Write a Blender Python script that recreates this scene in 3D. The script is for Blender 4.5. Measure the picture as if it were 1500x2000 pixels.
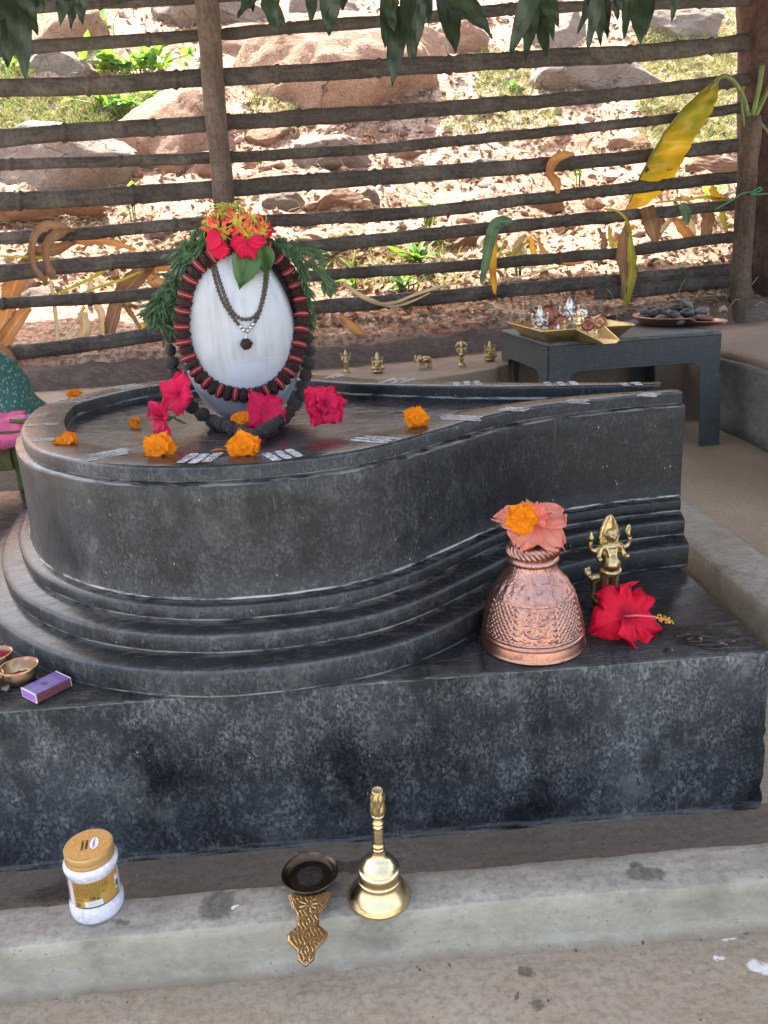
import bpy, bmesh, math, random
import numpy as np
from mathutils import Vector, Matrix, noise, Quaternion

for o in list(bpy.data.objects): bpy.data.objects.remove(o)
scene = bpy.context.scene
COL = scene.collection
R = math.radians

# ------------------------------------------------------------------ camera
F_PX, PITCH, ROLL, YAW, CAM_H = 1550.0, R(18.0), R(3.2), R(2.4), 0.75
_fw = Vector((math.sin(YAW)*math.cos(PITCH), math.cos(YAW)*math.cos(PITCH), -math.sin(PITCH)))
_r0 = Vector((math.cos(YAW), -math.sin(YAW), 0.0))
_u0 = _r0.cross(_fw)
_rt = _r0*math.cos(ROLL) - _u0*math.sin(ROLL)
_up = _r0*math.sin(ROLL) + _u0*math.cos(ROLL)
CAM = Vector((0, 0, CAM_H))
cam_data = bpy.data.cameras.new('camera')
cam_data.sensor_fit = 'HORIZONTAL'; cam_data.sensor_width = 36.0
cam_data.lens = 36.0*F_PX/1500.0
cam_data.clip_start = 0.02; cam_data.clip_end = 500
cam = bpy.data.objects.new('camera', cam_data); COL.objects.link(cam)
_m = Matrix((_rt, _up, -_fw)).transposed().to_4x4(); _m.translation = CAM
cam.matrix_world = _m
scene.camera = cam

# ------------------------------------------------------------------ world, sun, exposure
SUN_EL, SUN_AZ = R(66.0), R(340.0)      # azimuth measured clockwise from +Y
world = bpy.data.worlds.new('World'); scene.world = world; world.use_nodes = True
wn = world.node_tree; wn.nodes.clear()
wo = wn.nodes.new('ShaderNodeOutputWorld'); wb = wn.nodes.new('ShaderNodeBackground')
ws = wn.nodes.new('ShaderNodeTexSky'); ws.sky_type = 'NISHITA'; ws.sun_disc = False
ws.sun_elevation = SUN_EL; ws.sun_rotation = SUN_AZ
ws.air_density = 1.0; ws.dust_density = 6.0; ws.ozone_density = .6
wb.inputs['Strength'].default_value = 0.15
wn.links.new(ws.outputs[0], wb.inputs[0]); wn.links.new(wb.outputs[0], wo.inputs[0])
sun_d = bpy.data.lights.new('sun', 'SUN'); sun_d.energy = 4.2; sun_d.angle = R(0.6); sun_d.color = (1.0, 0.95, 0.88)
sun = bpy.data.objects.new('sun', sun_d); COL.objects.link(sun)
_sd = Vector((math.sin(SUN_AZ)*math.cos(SUN_EL), math.cos(SUN_AZ)*math.cos(SUN_EL), math.sin(SUN_EL)))
sun.rotation_euler = (-_sd).to_track_quat('-Z', 'Y').to_euler(); sun.location = (0, 0, 8)
vs = scene.view_settings
vs.view_transform = 'Standard'; vs.look = 'None'; vs.gamma = 1.0; vs.use_curve_mapping = False
vs.exposure = 2.45
vs.use_white_balance = True; vs.white_balance_temperature = 6950; vs.white_balance_tint = 8      # camera balanced for open shade
scene.render.engine = 'CYCLES'
scene.cycles.max_bounces = 6; scene.cycles.diffuse_bounces = 4; scene.cycles.glossy_bounces = 3
scene.cycles.transmission_bounces = 4; scene.cycles.caustics_reflective = False; scene.cycles.caustics_refractive = False
scene.cycles.use_denoising = True
scene.cycles.use_adaptive_sampling = True; scene.cycles.adaptive_threshold = .012

# ------------------------------------------------------------------ pixel to place
def ray(px, py):
    return _rt*((px-750)/F_PX) + _up*(-(py-1000)/F_PX) + _fw
def at(px, py, z):
    d = ray(px, py); return CAM + d*((z-CAM.z)/d.z)
def aty(px, py, y):
    d = ray(px, py); return CAM + d*((y-CAM.y)/d.y)
FA, FB = Vector((-1.422, 3.548)), Vector((2.01, 4.081))
FDIR = (FB-FA).normalized(); FN = Vector((FDIR.y, -FDIR.x))      # towards the camera
def fp(px, py, off=0.0):
    """point on the fence plane, off metres in front of it"""
    d = ray(px, py); a = FA + FN*off
    t = FN.dot(a-CAM.xy)/FN.dot(d.xy); return CAM + d*t

# ------------------------------------------------------------------ mesh helpers
class MB:
    def __init__(s): s.v = []; s.f = []; s.uv = None
    def add(s, vs_, fs):
        b = len(s.v); s.v += [tuple(p) for p in vs_]; s.f += [tuple(i+b for i in f) for f in fs]; return s
    def box(s, c, size, rot=None, taper=1.0):
        sx, sy, sz = size[0]/2, size[1]/2, size[2]/2
        p = [(-sx,-sy,-sz),(sx,-sy,-sz),(sx,sy,-sz),(-sx,sy,-sz),(-sx*taper,-sy*taper,sz),(sx*taper,-sy*taper,sz),(sx*taper,sy*taper,sz),(-sx*taper,sy*taper,sz)]
        c = Vector(c)
        p = [(rot @ Vector(q) if rot else Vector(q))+c for q in p]
        return s.add(p, [(0,3,2,1),(4,5,6,7),(0,1,5,4),(1,2,6,5),(2,3,7,6),(3,0,4,7)])
    def tube(s, pts, rad, n=8, caps=True, flat=1.0, up=None):
        pts = [Vector(p) for p in pts]; m = len(pts)
        if not hasattr(rad, '__len__'): rad = [rad]*m
        vs_ = []; fs = []; prev = None
        for i, p in enumerate(pts):
            t = (pts[min(i+1, m-1)]-pts[max(i-1, 0)]).normalized()
            if prev is None:
                a = Vector(up) if up else (Vector((0,0,1)) if abs(t.z) < .9 else Vector((1,0,0)))
                a = (a - t*a.dot(t)).normalized()
            else:
                a = prev - t*prev.dot(t)
                a = a.normalized() if a.length > 1e-6 else t.orthogonal().normalized()
            prev = a; b = t.cross(a)
            for k in range(n):
                th = 2*math.pi*k/n
                vs_.append(p + a*math.cos(th)*rad[i] + b*math.sin(th)*rad[i]*flat)
        for i in range(m-1):
            for k in range(n):
                fs.append((i*n+k, i*n+(k+1)%n, (i+1)*n+(k+1)%n, (i+1)*n+k))
        if caps:
            fs.append(tuple(range(n-1, -1, -1))); fs.append(tuple((m-1)*n+k for k in range(n)))
        return s.add(vs_, fs)
    def lathe(s, prof, n=32, c=(0,0,0), fn=None, closed=True, remap=None):
        c = Vector(c); vs_ = []; fs = []; m = len(prof)
        for i, (r, z) in enumerate(prof):
            for k in range(n):
                th = 2*math.pi*k/n
                rr = r + (fn(th, i, r, z) if fn else 0)
                vs_.append(c + Vector((rr*math.cos(th), rr*math.sin(th), remap(z) if remap else z)))
        for i in range(m-1):
            for k in range(n): fs.append((i*n+k, i*n+(k+1)%n, (i+1)*n+(k+1)%n, (i+1)*n+k))
        if closed:
            if prof[0][0] > 1e-5: fs.append(tuple(range(n-1, -1, -1)))
            if prof[-1][0] > 1e-5: fs.append(tuple((m-1)*n+k for k in range(n)))
        return s.add(vs_, fs)
    def ell(s, c, r, n=10, m=8, rot=None):
        c = Vector(c)
        if not hasattr(r, '__len__'): r = (r, r, r)
        vs_ = []; fs = []
        for i in range(1, m):
            ph = math.pi*i/m
            for k in range(n):
                th = 2*math.pi*k/n
                q = Vector((r[0]*math.sin(ph)*math.cos(th), r[1]*math.sin(ph)*math.sin(th), r[2]*math.cos(ph)))
                vs_.append((rot @ q if rot else q)+c)
        t = Vector((0,0,r[2])); b = -t
        vs_.append((rot @ t if rot else t)+c); vs_.append((rot @ b if rot else b)+c)
        T = len(vs_)-2
        for i in range(m-2):
            for k in range(n): fs.append((i*n+k, (i+1)*n+k, (i+1)*n+(k+1)%n, i*n+(k+1)%n))
        for k in range(n):
            fs.append((T, k, (k+1)%n)); fs.append((T+1, (m-2)*n+(k+1)%n, (m-2)*n+k))
        return s.add(vs_, fs)
    def grid(s, P):
        """P: list of rows of points"""
        r, c = len(P), len(P[0])
        return s.add([p for row in P for p in row], [(i*c+j, i*c+j+1, (i+1)*c+j+1, (i+1)*c+j) for i in range(r-1) for j in range(c-1)])
    def extrude_poly(s, poly, z0, z1):
        n = len(poly)
        return s.add([(p[0],p[1],z0) for p in poly]+[(p[0],p[1],z1) for p in poly],
                     [tuple(range(n-1,-1,-1)), tuple(range(n, 2*n))]+[(i,(i+1)%n,n+(i+1)%n,n+i) for i in range(n)])
    def mesh(s, name='m'):
        me = bpy.data.meshes.new(name); me.from_pydata([tuple(p) for p in s.v], [], s.f); me.update(); return me
    def uvgrid(s, r, c):
        s.uvs = [(i/(r-1), j/(c-1)) for i in range(r) for j in range(c)]; return s
    def build(s, name, mat, parent=None, smooth=True, bevel=0, angle=None, sub=0, solid=0, remesh=0):
        me = s.mesh(name)
        if getattr(s, 'uvs', None):
            ul = me.uv_layers.new(name='uv'); vi = np.empty(len(me.loops), dtype=np.int32); me.loops.foreach_get('vertex_index', vi); ul.data.foreach_set('uv', np.array(s.uvs, dtype=np.float32)[vi].ravel())
        return put(me, name, mat, parent, smooth, bevel, angle, sub, solid, remesh)

def put(me, name, mat, parent=None, smooth=True, bevel=0, angle=None, sub=0, solid=0, remesh=0):
    if mat is not None and not me.materials: me.materials.append(mat)
    if smooth:
        me.polygons.foreach_set('use_smooth', [True]*len(me.polygons))
        if angle: 
            try: me.set_sharp_from_angle(angle=R(angle))
            except Exception: pass
    o = bpy.data.objects.new(name, me); COL.objects.link(o)
    if parent is not None: o.parent = parent
    if remesh:
        md = o.modifiers.new('remesh', 'REMESH'); md.mode = 'VOXEL'; md.voxel_size = remesh; md.use_smooth_shade = True
        ms = o.modifiers.new('smooth', 'SMOOTH'); ms.iterations = 2; ms.factor = .5
    if solid:
        md = o.modifiers.new('solid', 'SOLIDIFY'); md.thickness = solid; md.offset = 0
    if bevel:
        md = o.modifiers.new('bevel', 'BEVEL'); md.width = bevel; md.segments = 2; md.limit_method = 'ANGLE'; md.angle_limit = R(35)
    if sub:
        md = o.modifiers.new('sub', 'SUBSURF'); md.levels = sub; md.render_levels = sub
    return o

def thing(name, label, cat, loc=(0,0,0), rot=(0,0,0), group=None, scale=1.0):
    o = bpy.data.objects.new(name, None); COL.objects.link(o); o.empty_display_size = .02
    o.location = loc; o.rotation_euler = rot; o.scale = (scale,)*3
    return tag(o, label, cat, group)
def tag(o, label, cat, group=None):
    o['label'] = label; o['category'] = cat
    if group: o['group'] = group
    return o
def struct(o, kind='structure'):
    o['kind'] = kind; return o
def share(o, name, parent, loc=None, rot=None, scale=None):
    c = o.copy(); c.name = name; COL.objects.link(c); c.parent = parent
    if loc is not None: c.location = loc
    if rot is not None: c.rotation_euler = rot
    if scale is not None: c.scale = scale if hasattr(scale,'__len__') else (scale,)*3
    return c
def rotm(x=0, y=0, z=0):
    return (Matrix.Rotation(z,3,'Z') @ Matrix.Rotation(y,3,'Y') @ Matrix.Rotation(x,3,'X'))
def catmull(pts, k=6, closed=False):
    pts = [Vector(p) for p in pts]; n = len(pts); out = []
    rng = range(n if closed else n-1)
    for i in rng:
        if closed: p0,p1,p2,p3 = pts[(i-1)%n],pts[i],pts[(i+1)%n],pts[(i+2)%n]
        else: p0,p1,p2,p3 = pts[max(i-1,0)],pts[i],pts[i+1],pts[min(i+2,n-1)]
        for j in range(k):
            t = j/k
            out.append(.5*((2*p1)+(p2-p0)*t+(2*p0-5*p1+4*p2-p3)*t*t+(3*p1-p0-3*p2+p3)*t**3))
    if not closed: out.append(pts[-1])
    return out
def lerp(a, b, t): return a+(b-a)*t
def interp(x, xs, ys): return float(np.interp(x, xs, ys))
def fbm(x, y, z=0.0, o=4):
    return noise.fractal(Vector((x,y,z)), 1.0, 2.0, o)

# ------------------------------------------------------------------ material helper
class NM:
    def __init__(s, name):
        s.m = bpy.data.materials.new(name); s.m.use_nodes = True
        s.t = s.m.node_tree; s.bsdf = s.t.nodes['Principled BSDF']; s.out = s.t.nodes['Material Output']
        s._co = None
    def n(s, typ, **kw):
        nd = s.t.nodes.new('ShaderNode'+typ)
        for k, v in kw.items():
            if k.startswith('_'): setattr(nd, k[1:], v)
            else:
                key = int(k[1:]) if k[0] == 'i' and k[1:].isdigit() else k.replace('_', ' ')
                s.set(nd.inputs[key], v)
        return nd
    def set(s, sock, v):
        if hasattr(v, 'is_output'): s.t.links.new(v, sock)
        elif hasattr(v, '__len__'):
            v = tuple(v)
            sock.default_value = v+(1.0,) if sock.type == 'RGBA' and len(v) == 3 else v
        else: sock.default_value = v
    @property
    def co(s):
        if s._co is None: s._co = s.n('NewGeometry').outputs['Position']
        return s._co
    def obj(s): return s.n('TexCoord').outputs['Object']
    def uv(s): return s.n('TexCoord').outputs['UV']
    def gen(s): return s.n('TexCoord').outputs['Generated']
    def mapv(s, co, scale=(1,1,1), rot=(0,0,0), loc=(0,0,0)):
        return s.n('Mapping', Vector=co, Scale=scale, Rotation=rot, Location=loc).outputs[0]
    def noise(s, co=None, scale=5, detail=5, rough=.55, dist=0):
        return s.n('TexNoise', Vector=co or s.co, Scale=scale, Detail=detail, Roughness=rough, Distortion=dist).outputs[0]
    def voro(s, co=None, scale=5, feat='F1', rand=1.0):
        return s.n('TexVoronoi', Vector=co or s.co, Scale=scale, Randomness=rand, _feature=feat)
    def ramp(s, fac, stops, interp='LINEAR'):
        nd = s.n('ValToRGB', Fac=fac); cr = nd.color_ramp; cr.interpolation = interp
        while len(cr.elements) < len(stops): cr.elements.new(.5)
        for e, (p, c) in zip(cr.elements, stops):
            e.position = p; c = c if hasattr(c, '__len__') else (c,c,c); e.color = tuple(c)+(1.0,)
        return nd.outputs[0]
    def mix(s, fac, a, b, mode='MIX'):
        nd = s.n('Mix', _data_type='RGBA', _blend_type=mode); s.set(nd.inputs[0], fac); s.set(nd.inputs[6], a); s.set(nd.inputs[7], b)
        return nd.outputs[2]
    def math(s, op, a, b=0.0, c=0.0, clamp=False):
        nd = s.n('Math', _operation=op, _use_clamp=clamp); s.set(nd.inputs[0], a); s.set(nd.inputs[1], b); s.set(nd.inputs[2], c); return nd.outputs[0]
    def sep(s, v): return s.n('SeparateXYZ', Vector=v).outputs
    def bump(s, h, strength=.3, dist=.01, normal=None):
        nd = s.n('Bump', Height=h, Strength=strength, Distance=dist)
        if normal is not None: s.set(nd.inputs['Normal'], normal)
        return nd.outputs[0]
    def rnd(s): return s.n('ObjectInfo').outputs['Random']
    def done(s, color=None, rough=None, metal=None, normal=None, spec=None, **kw):
        b = s.bsdf.inputs
        if color is not None: s.set(b['Base Color'], color)
        if rough is not None: s.set(b['Roughness'], rough)
        if metal is not None: s.set(b['Metallic'], metal)
        if normal is not None: s.set(b['Normal'], normal)
        if spec is not None: s.set(b['Specular IOR Level'], spec)
        for k, v in kw.items(): s.set(b[k.replace('_', ' ')], v)
        return s.m
    def translucent(s, color, fac=.35):
        tr = s.n('BsdfTranslucent', Color=color); mx = s.n('MixShader', i0=fac)
        s.t.links.new(s.bsdf.outputs[0], mx.inputs[1]); s.t.links.new(tr.outputs[0], mx.inputs[2])
        s.t.links.new(mx.outputs[0], s.out.inputs[0]); return s.m
# ------------------------------------------------------------------ materials: stone, earth, wood
def stone_material(name, light=1.0, lines=(), oil=0.0, edge_highlights=()):
    s = NM(name)
    co = s.mapv(s.co, scale=(1,1,.7))
    big = s.noise(scale=4.2, detail=3, rough=.62)
    clus = s.noise(co, 38, 5, .78)
    grain = s.noise(co, 270, 2, .6)
    vo = s.voro(co, 105).outputs['Distance']
    drip = s.noise(s.mapv(s.co, scale=(16,16,1.3)), 1.0, 5, .6)
    patch = s.ramp(s.math('ADD', s.math('MULTIPLY', big, .75), s.math('MULTIPLY', drip, .25)), [(.40, .05), (.50, .50), (.60, 1.0)])
    if oil:
        x = s.sep(s.co)[0]
        k = s.ramp(s.math('ADD', x, s.math('MULTIPLY', big, .6)), [(.10, 0.0), (.55, 1.0)])
        patch = s.mix(s.math('MULTIPLY', k, oil), patch, (.03,.03,.03))
    cm = s.ramp(clus, [(.36, .0), (.50, .40), (.66, 1.0)])
    g = s.ramp(grain, [(.44, 0.0), (.58, 1.0)])
    blot = s.ramp(vo, [(.15, 1.0), (.45, 0.0)])
    amt = s.math('MULTIPLY', s.math('MULTIPLY', cm, s.math('ADD', s.math('MULTIPLY', g, .65), s.math('MULTIPLY', blot, .45))), s.math('ADD', .16, s.math('MULTIPLY', patch, .95)), clamp=True)
    base = s.mix(patch, (.0065, .0078, .0100), (.046, .052, .058))
    col = s.mix(s.math('MULTIPLY', amt, .85*light, clamp=True), base, (.25, .26, .25))
    wn_ = s.noise(scale=11, detail=4, rough=.72)
    col = s.mix(s.math('MULTIPLY', s.ramp(wn_, [(.56, 0.0), (.70, .55)]), patch), col, (.17, .175, .165))
    fl = s.ramp(s.voro(co, 62).outputs['Distance'], [(.05, 1.0), (.10, 0.0)])
    col = s.mix(s.math('MULTIPLY', s.math('MULTIPLY', fl, s.ramp(clus, [(.5, 0.0), (.6, 1.0)])), .6), col, (.45, .45, .42))
    # scratches left by the dressing chisel
    sc = s.noise(s.mapv(s.co, scale=(190, 40, 14), rot=(0, R(38), 0)), 1.0, 3, .6)
    col = s.mix(s.math('MULTIPLY', s.math('MULTIPLY', s.ramp(sc, [(.64, 0.0), (.70, 1.0)]), s.ramp(wn_, [(.48, 0.0), (.6, 1.0)])), .10), col, (.35,.36,.35))
    z = s.sep(s.co)[2]
    nz = s.noise(s.mapv(s.co, scale=(6, 6, 60)), 3, 3, .7)
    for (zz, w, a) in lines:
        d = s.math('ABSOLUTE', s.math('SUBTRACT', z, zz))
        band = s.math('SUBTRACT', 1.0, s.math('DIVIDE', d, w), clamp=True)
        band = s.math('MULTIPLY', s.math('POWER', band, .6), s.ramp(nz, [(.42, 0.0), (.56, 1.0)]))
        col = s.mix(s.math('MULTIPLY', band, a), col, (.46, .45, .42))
    for (zz, w, a) in edge_highlights:  # sky highlight on the rounded tier edges, painted into the colour by height
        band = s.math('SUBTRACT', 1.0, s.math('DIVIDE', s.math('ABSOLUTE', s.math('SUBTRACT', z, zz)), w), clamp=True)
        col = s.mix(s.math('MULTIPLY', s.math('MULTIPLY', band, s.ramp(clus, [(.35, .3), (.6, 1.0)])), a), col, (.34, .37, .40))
    up = s.sep(s.n('NewGeometry').outputs['Normal'])[2]
    top = s.ramp(up, [(.45, 0.0), (.85, 1.0)])
    sm = s.noise(s.mapv(s.co, scale=(4, 20, 5), rot=(0,0,.35)), 6, 4, .75, .6)
    film = s.math('MULTIPLY', s.ramp(sm, [(.54, 0.0), (.76, .38)]), top)
    col = s.mix(film, s.mix(s.math('MULTIPLY', top, .75), col, (.014,.014,.015)), (.15, .145, .135))
    rough = s.mix(top, s.ramp(s.math('ADD', amt, s.math('MULTIPLY', big, .3)), [(.05, .30), (.5, .62)]), s.ramp(sm, [(.35, .14), (.7, .36)]))
    h = s.math('ADD', s.math('MULTIPLY', clus, .7), s.math('MULTIPLY', grain, .3))
    nb = s.bump(h, s.mix(top, (.40,)*3, (.06,)*3), .004)
    return s.done(col, rough, 0.0, nb, spec=.24)

M = {}
M['plinth'] = stone_material('black_granite_plinth', 1.15, lines=((.2405,.0022,.45),(.004,.014,.35)))
M['pedestal'] = stone_material('black_granite_pedestal', .75, lines=((.4895,.0026,.85),(.3375,.0022,.95),(.3160,.0022,.85),(.2855,.0020,.8),(.2445,.0016,.5)), edge_highlights=((.2775,.0030,.30),(.3085,.0028,.28),(.3335,.0022,.25),(.5085,.0022,.22)), oil=.9)

def mud_material(name, c1, c2, c3, scale=1.0, face=None, dirt=False, bump=.25, spots=(), whites=(), rough=.75, streak=(1,6,1)):
    s = NM(name)
    a = s.noise(scale=2.3*scale, detail=3, rough=.6)
    b = s.noise(s.mapv(s.co, scale=streak), scale=7*scale, detail=5, rough=.66)
    c = s.noise(scale=130, detail=3, rough=.7)
    col = s.mix(s.ramp(a, [(.32, 0.0), (.68, 1.0)]), c1, c2)
    col = s.mix(s.math('MULTIPLY', s.ramp(b, [(.40, 0.0), (.66, 1.0)]), .85), col, c3)
    f2 = s.noise(s.mapv(s.co, scale=(streak[0]*9, streak[1]*6, 40)), 3, 4, .7)
    col = s.mix(s.math('MULTIPLY', s.ramp(f2, [(.50, 0.0), (.64, 1.0)]), .28), col, tuple(x*.5 for x in c1))
    col = s.mix(s.math('MULTIPLY', s.ramp(f2, [(.30, 1.0), (.42, 0.0)]), .25), col, tuple(min(1, x*1.5) for x in c2))
    col = s.mix(s.math('MULTIPLY', s.ramp(c, [(.45, 0.0), (.68, 1.0)]), .45), col, tuple(x*.45 for x in c1))
    g = s.voro(scale=55)
    col = s.mix(s.math('MULTIPLY', s.ramp(g.outputs['Distance'], [(.04, .8), (.09, 0.0)]), s.ramp(b, [(.5, 0.0), (.6, .8)])), col, (.5,.47,.42))
    if face:
        up = s.ramp(s.sep(s.n('NewGeometry').outputs['Normal'])[2], [(.5, 1.0), (.8, 0.0)]); col = s.mix(up, col, s.mix(.55, col, s.mix(s.ramp(b, [(.35, 0.0), (.65, 1.0)]), face, tuple(x*1.22 for x in face))))
    rr = s.ramp(b, [(.3, rough-.12), (.7, rough+.1)])
    wob = s.n('TexNoise', Vector=s.co, Scale=38, Detail=4, Roughness=.65).outputs[1]
    wp = s.n('VectorMath', _operation='ADD', i0=s.co, i1=s.n('VectorMath', _operation='SCALE', i0=s.n('VectorMath', _operation='SUBTRACT', i0=wob, i1=(.5,.5,.5)).outputs[0], Scale=.035).outputs[0]).outputs[0]
    for lst, cc, ro in ((spots, tuple(x*.30 for x in c1), .5), (whites, (.75,.74,.74), .9)):
        for (p, rx, ry) in lst:
            q = s.n('VectorMath', _operation='SUBTRACT', i0=wp, i1=tuple(p)).outputs[0]
            d = s.n('VectorMath', _operation='LENGTH', i0=s.n('VectorMath', _operation='MULTIPLY', i0=q, i1=(1/rx, 1/ry, 1/max(rx,ry))).outputs[0]).outputs['Value']
            k = s.math('MULTIPLY', s.ramp(d, [(.70, .8), (1.0, 0.0)]), s.math('ADD', .35, s.math('MULTIPLY', c, 1.1)), clamp=True)
            col = s.mix(k, col, cc)
    if dirt:
        z = s.sep(s.co)[2]; col = s.mix(s.math('MULTIPLY', s.math('SUBTRACT', 1.0, s.math('DIVIDE', s.math('ABSOLUTE', z), s.math('ADD', .004, s.math('MULTIPLY', b, .022))), clamp=True), .75), col, (.20,.135,.09))
        pit = s.ramp(s.voro(scale=95).outputs['Distance'], [(.10, .55), (.20, 0.0)]); col = s.mix(s.math('MULTIPLY', pit, s.ramp(b, [(.45, 0.0), (.6, 1.0)])), col, tuple(x*.4 for x in c1))
        bl = s.noise(scale=17, detail=4, rough=.7); col = s.mix(s.ramp(bl, [(.50, 0.0), (.72, .5)]), col, tuple(x*.62 for x in c1)); col = s.mix(s.ramp(bl, [(.28, .45), (.44, 0.0)]), col, (.50,.49,.44))
    h = s.math('ADD', s.math('MULTIPLY', b, .7), s.math('MULTIPLY', c, .35))
    return s.done(col, rr, 0.0, s.bump(h, bump, .006), spec=.35)

KT = .07     # kerb height
M['floor'] = mud_material('mud_plaster_floor', (.26,.20,.14), (.365,.305,.23), (.335,.285,.22), streak=(1.5,7,1),
    spots=[(at(1028,1901,0), .009,.009), (at(1050,1960,0), .010,.009), (at(1005,1946,0),.004,.004), (at(120,1740,0),.05,.02)],
    whites=[(at(1416,1823,0), .012,.011), (at(1486,1888,0), .016,.011), (at(1395,1868,0),.009,.003)])
M['kerb'] = mud_material('grey_cement_kerb', (.235,.21,.17), (.30,.275,.23), (.36,.335,.285), face=(.44,.385,.285), dirt=True, streak=(1.4,5,2.5), bump=.5, rough=.7,
    spots=[(at(425,1768,KT), .024,.026), (at(1252,1708,KT), .026,.014), (at(465,1735,KT),.008,.004), (at(232,1806,KT),.012,.006)],
    whites=[(at(460,1774,KT),.005,.002)])
M['ledge'] = mud_material('mud_plaster_ledge', (.23,.17,.13), (.30,.235,.185), (.27,.21,.165), streak=(1,5,1))
M['wall'] = mud_material('rough_grey_plaster', (.22,.215,.20), (.29,.28,.255), (.16,.15,.135), streak=(2,2,4))
M['earth'] = mud_material('damp_earth', (.085,.055,.045), (.14,.10,.085), (.19,.145,.125), bump=.9, scale=3)

def hill_material():
    s = NM('red_hillside_soil')
    a = s.noise(scale=.9, detail=3, rough=.62); b = s.noise(scale=6, detail=4, rough=.7); c = s.noise(scale=42, detail=3, rough=.7)
    col = s.mix(s.ramp(a, [(.42,0.0),(.58,1.0)]), (.31,.145,.09), (.35,.235,.175))
    col = s.mix(s.ramp(b, [(.40,0.0),(.68,1.0)]), col, (.42,.315,.245))
    col = s.mix(s.math('MULTIPLY', s.ramp(c, [(.42,1.0),(.56,0.0)]), .75), col, (.10,.055,.04))
    return s.done(col, .9, 0.0, s.bump(s.math('ADD', b, s.math('MULTIPLY', c, .5)), .8, .03), spec=.15)
M['hill'] = hill_material()
def rock_material(name, c1, c2, c3):
    s = NM(name); co = s.obj(); r = s.rnd()
    co = s.n('VectorMath', _operation='ADD', i0=co, i1=s.n('CombineXYZ', X=s.math('MULTIPLY', r, 37.0), Y=s.math('MULTIPLY', r, 11.0)).outputs[0]).outputs[0]
    a = s.noise(co, 3.2, 4, .62, .5); b = s.noise(co, 16, 4, .7); c = s.noise(co, 70, 2, .7)
    w = s.n('TexWave', Vector=co, Scale=2.6, Distortion=9, Detail=4, Detail_Scale=1.4, _bands_direction='DIAGONAL').outputs['Fac'] if False else s.noise(s.mapv(co, scale=(1,1,4), rot=(.5,.3,0)), 5, 5, .6, 1.0)
    col = s.mix(s.ramp(a, [(.36,0.0),(.64,1.0)]), c1, c2)
    col = s.mix(s.math('MULTIPLY', s.ramp(b, [(.42,0.0),(.7,1.0)]), .6), col, c3)
    col = s.mix(s.math('MULTIPLY', s.ramp(c, [(.38,1.0),(.55,0.0)]), .55), col, tuple(x*.35 for x in c1))
    vo = s.n('TexVoronoi', Vector=s.n('VectorMath', _operation='ADD', i0=co, i1=s.n('VectorMath', _operation='SCALE', i0=s.n('TexNoise', Vector=co, Scale=6, Detail=4).outputs[1], Scale=.25).outputs[0]).outputs[0], Scale=1.7, _feature='DISTANCE_TO_EDGE').outputs['Distance']
    crack = s.math('MULTIPLY', s.ramp(vo, [(.003, 1.0), (.014, 0.0)]), s.ramp(a, [(.42, 0.0), (.55, 1.0)]))
    col = s.mix(s.math('MULTIPLY', crack, .75), col, tuple(x*.2 for x in c1))
    h = s.math('SUBTRACT', s.math('ADD', s.math('ADD', s.math('MULTIPLY', w, .6), b), s.math('MULTIPLY', c, .3)), s.math('MULTIPLY', crack, .5))
    return s.done(col, .88, 0.0, s.bump(h, .8, .03), spec=.2)
M['rock_pink'] = rock_material('pink_weathered_rock', (.28,.15,.10), (.37,.235,.165), (.41,.32,.25))
M['rock_grey'] = rock_material('grey_weathered_rock', (.20,.165,.145), (.30,.25,.21), (.36,.315,.275))

def wood_material(name, c1, c2, c3, axis=0, bump=.5, sc=1.0):
    s = NM(name); co = s.obj(); r = s.rnd()
    co = s.n('VectorMath', _operation='ADD', i0=co, i1=s.n('CombineXYZ', X=s.math('MULTIPLY', r, 31.0), Z=s.math('MULTIPLY', r, 17.0)).outputs[0]).outputs[0]
    sc_ = [16,16,16]; sc_[axis] = 1.2
    g = s.noise(s.mapv(co, scale=sc_), 4*sc, 6, .65, .6); b = s.noise(co, 5*sc, 5, .65); c = s.noise(co, 60*sc, 4, .7)
    col = s.mix(s.ramp(g, [(.34,0.0),(.66,1.0)]), c1, c2)
    col = s.mix(s.math('MULTIPLY', s.ramp(b, [(.45,0.0),(.68,1.0)]), .7), col, c3)
    col = s.mix(s.math('MULTIPLY', s.ramp(c, [(.40,1.0),(.55,0.0)]), .45), col, tuple(x*.4 for x in c1))
    col = s.mix(s.math('MULTIPLY', r, .35), col, tuple(x*.5 for x in c2))
    return s.done(col, .8, 0.0, s.bump(s.math('ADD', g, s.math('MULTIPLY', c, .4)), bump, .006), spec=.25)
M['bamboo'] = wood_material('old_grey_bamboo', (.040,.036,.033), (.105,.095,.086), (.19,.175,.16), 0)
M['post'] = wood_material('weathered_brown_post', (.095,.07,.056), (.165,.13,.108), (.23,.19,.16), 2)
M['pillar'] = wood_material('dark_brown_pillar', (.055,.032,.027), (.10,.062,.05), (.14,.10,.085), 2, sc=.7)
M['banana_trunk'] = wood_material('dry_banana_trunk', (.05,.035,.028), (.105,.078,.06), (.19,.145,.11), 2)
M['thatch'] = wood_material('roof_underside', (.32,.26,.19), (.42,.36,.27), (.5,.44,.35), 1)

# ------------------------------------------------------------------ floor, kerbs, ledge, hillside, roof
def grid_sheet(x0, x1, y0, y1, nx, ny, fz):
    mb = MB(); P = []
    for j in range(ny+1):
        y = lerp(y0, y1, j/ny); P.append([(lerp(x0,x1,i/nx), y, fz(lerp(x0,x1,i/nx), y)) for i in range(nx+1)])
    return mb.grid(P)
floor_ = struct(grid_sheet(-6, 6, -6, 3.62, 120, 110, lambda x, y: .0025*fbm(x*2.3, y*2.3) if y > -.5 else 0).build('floor', M['floor']))

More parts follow.
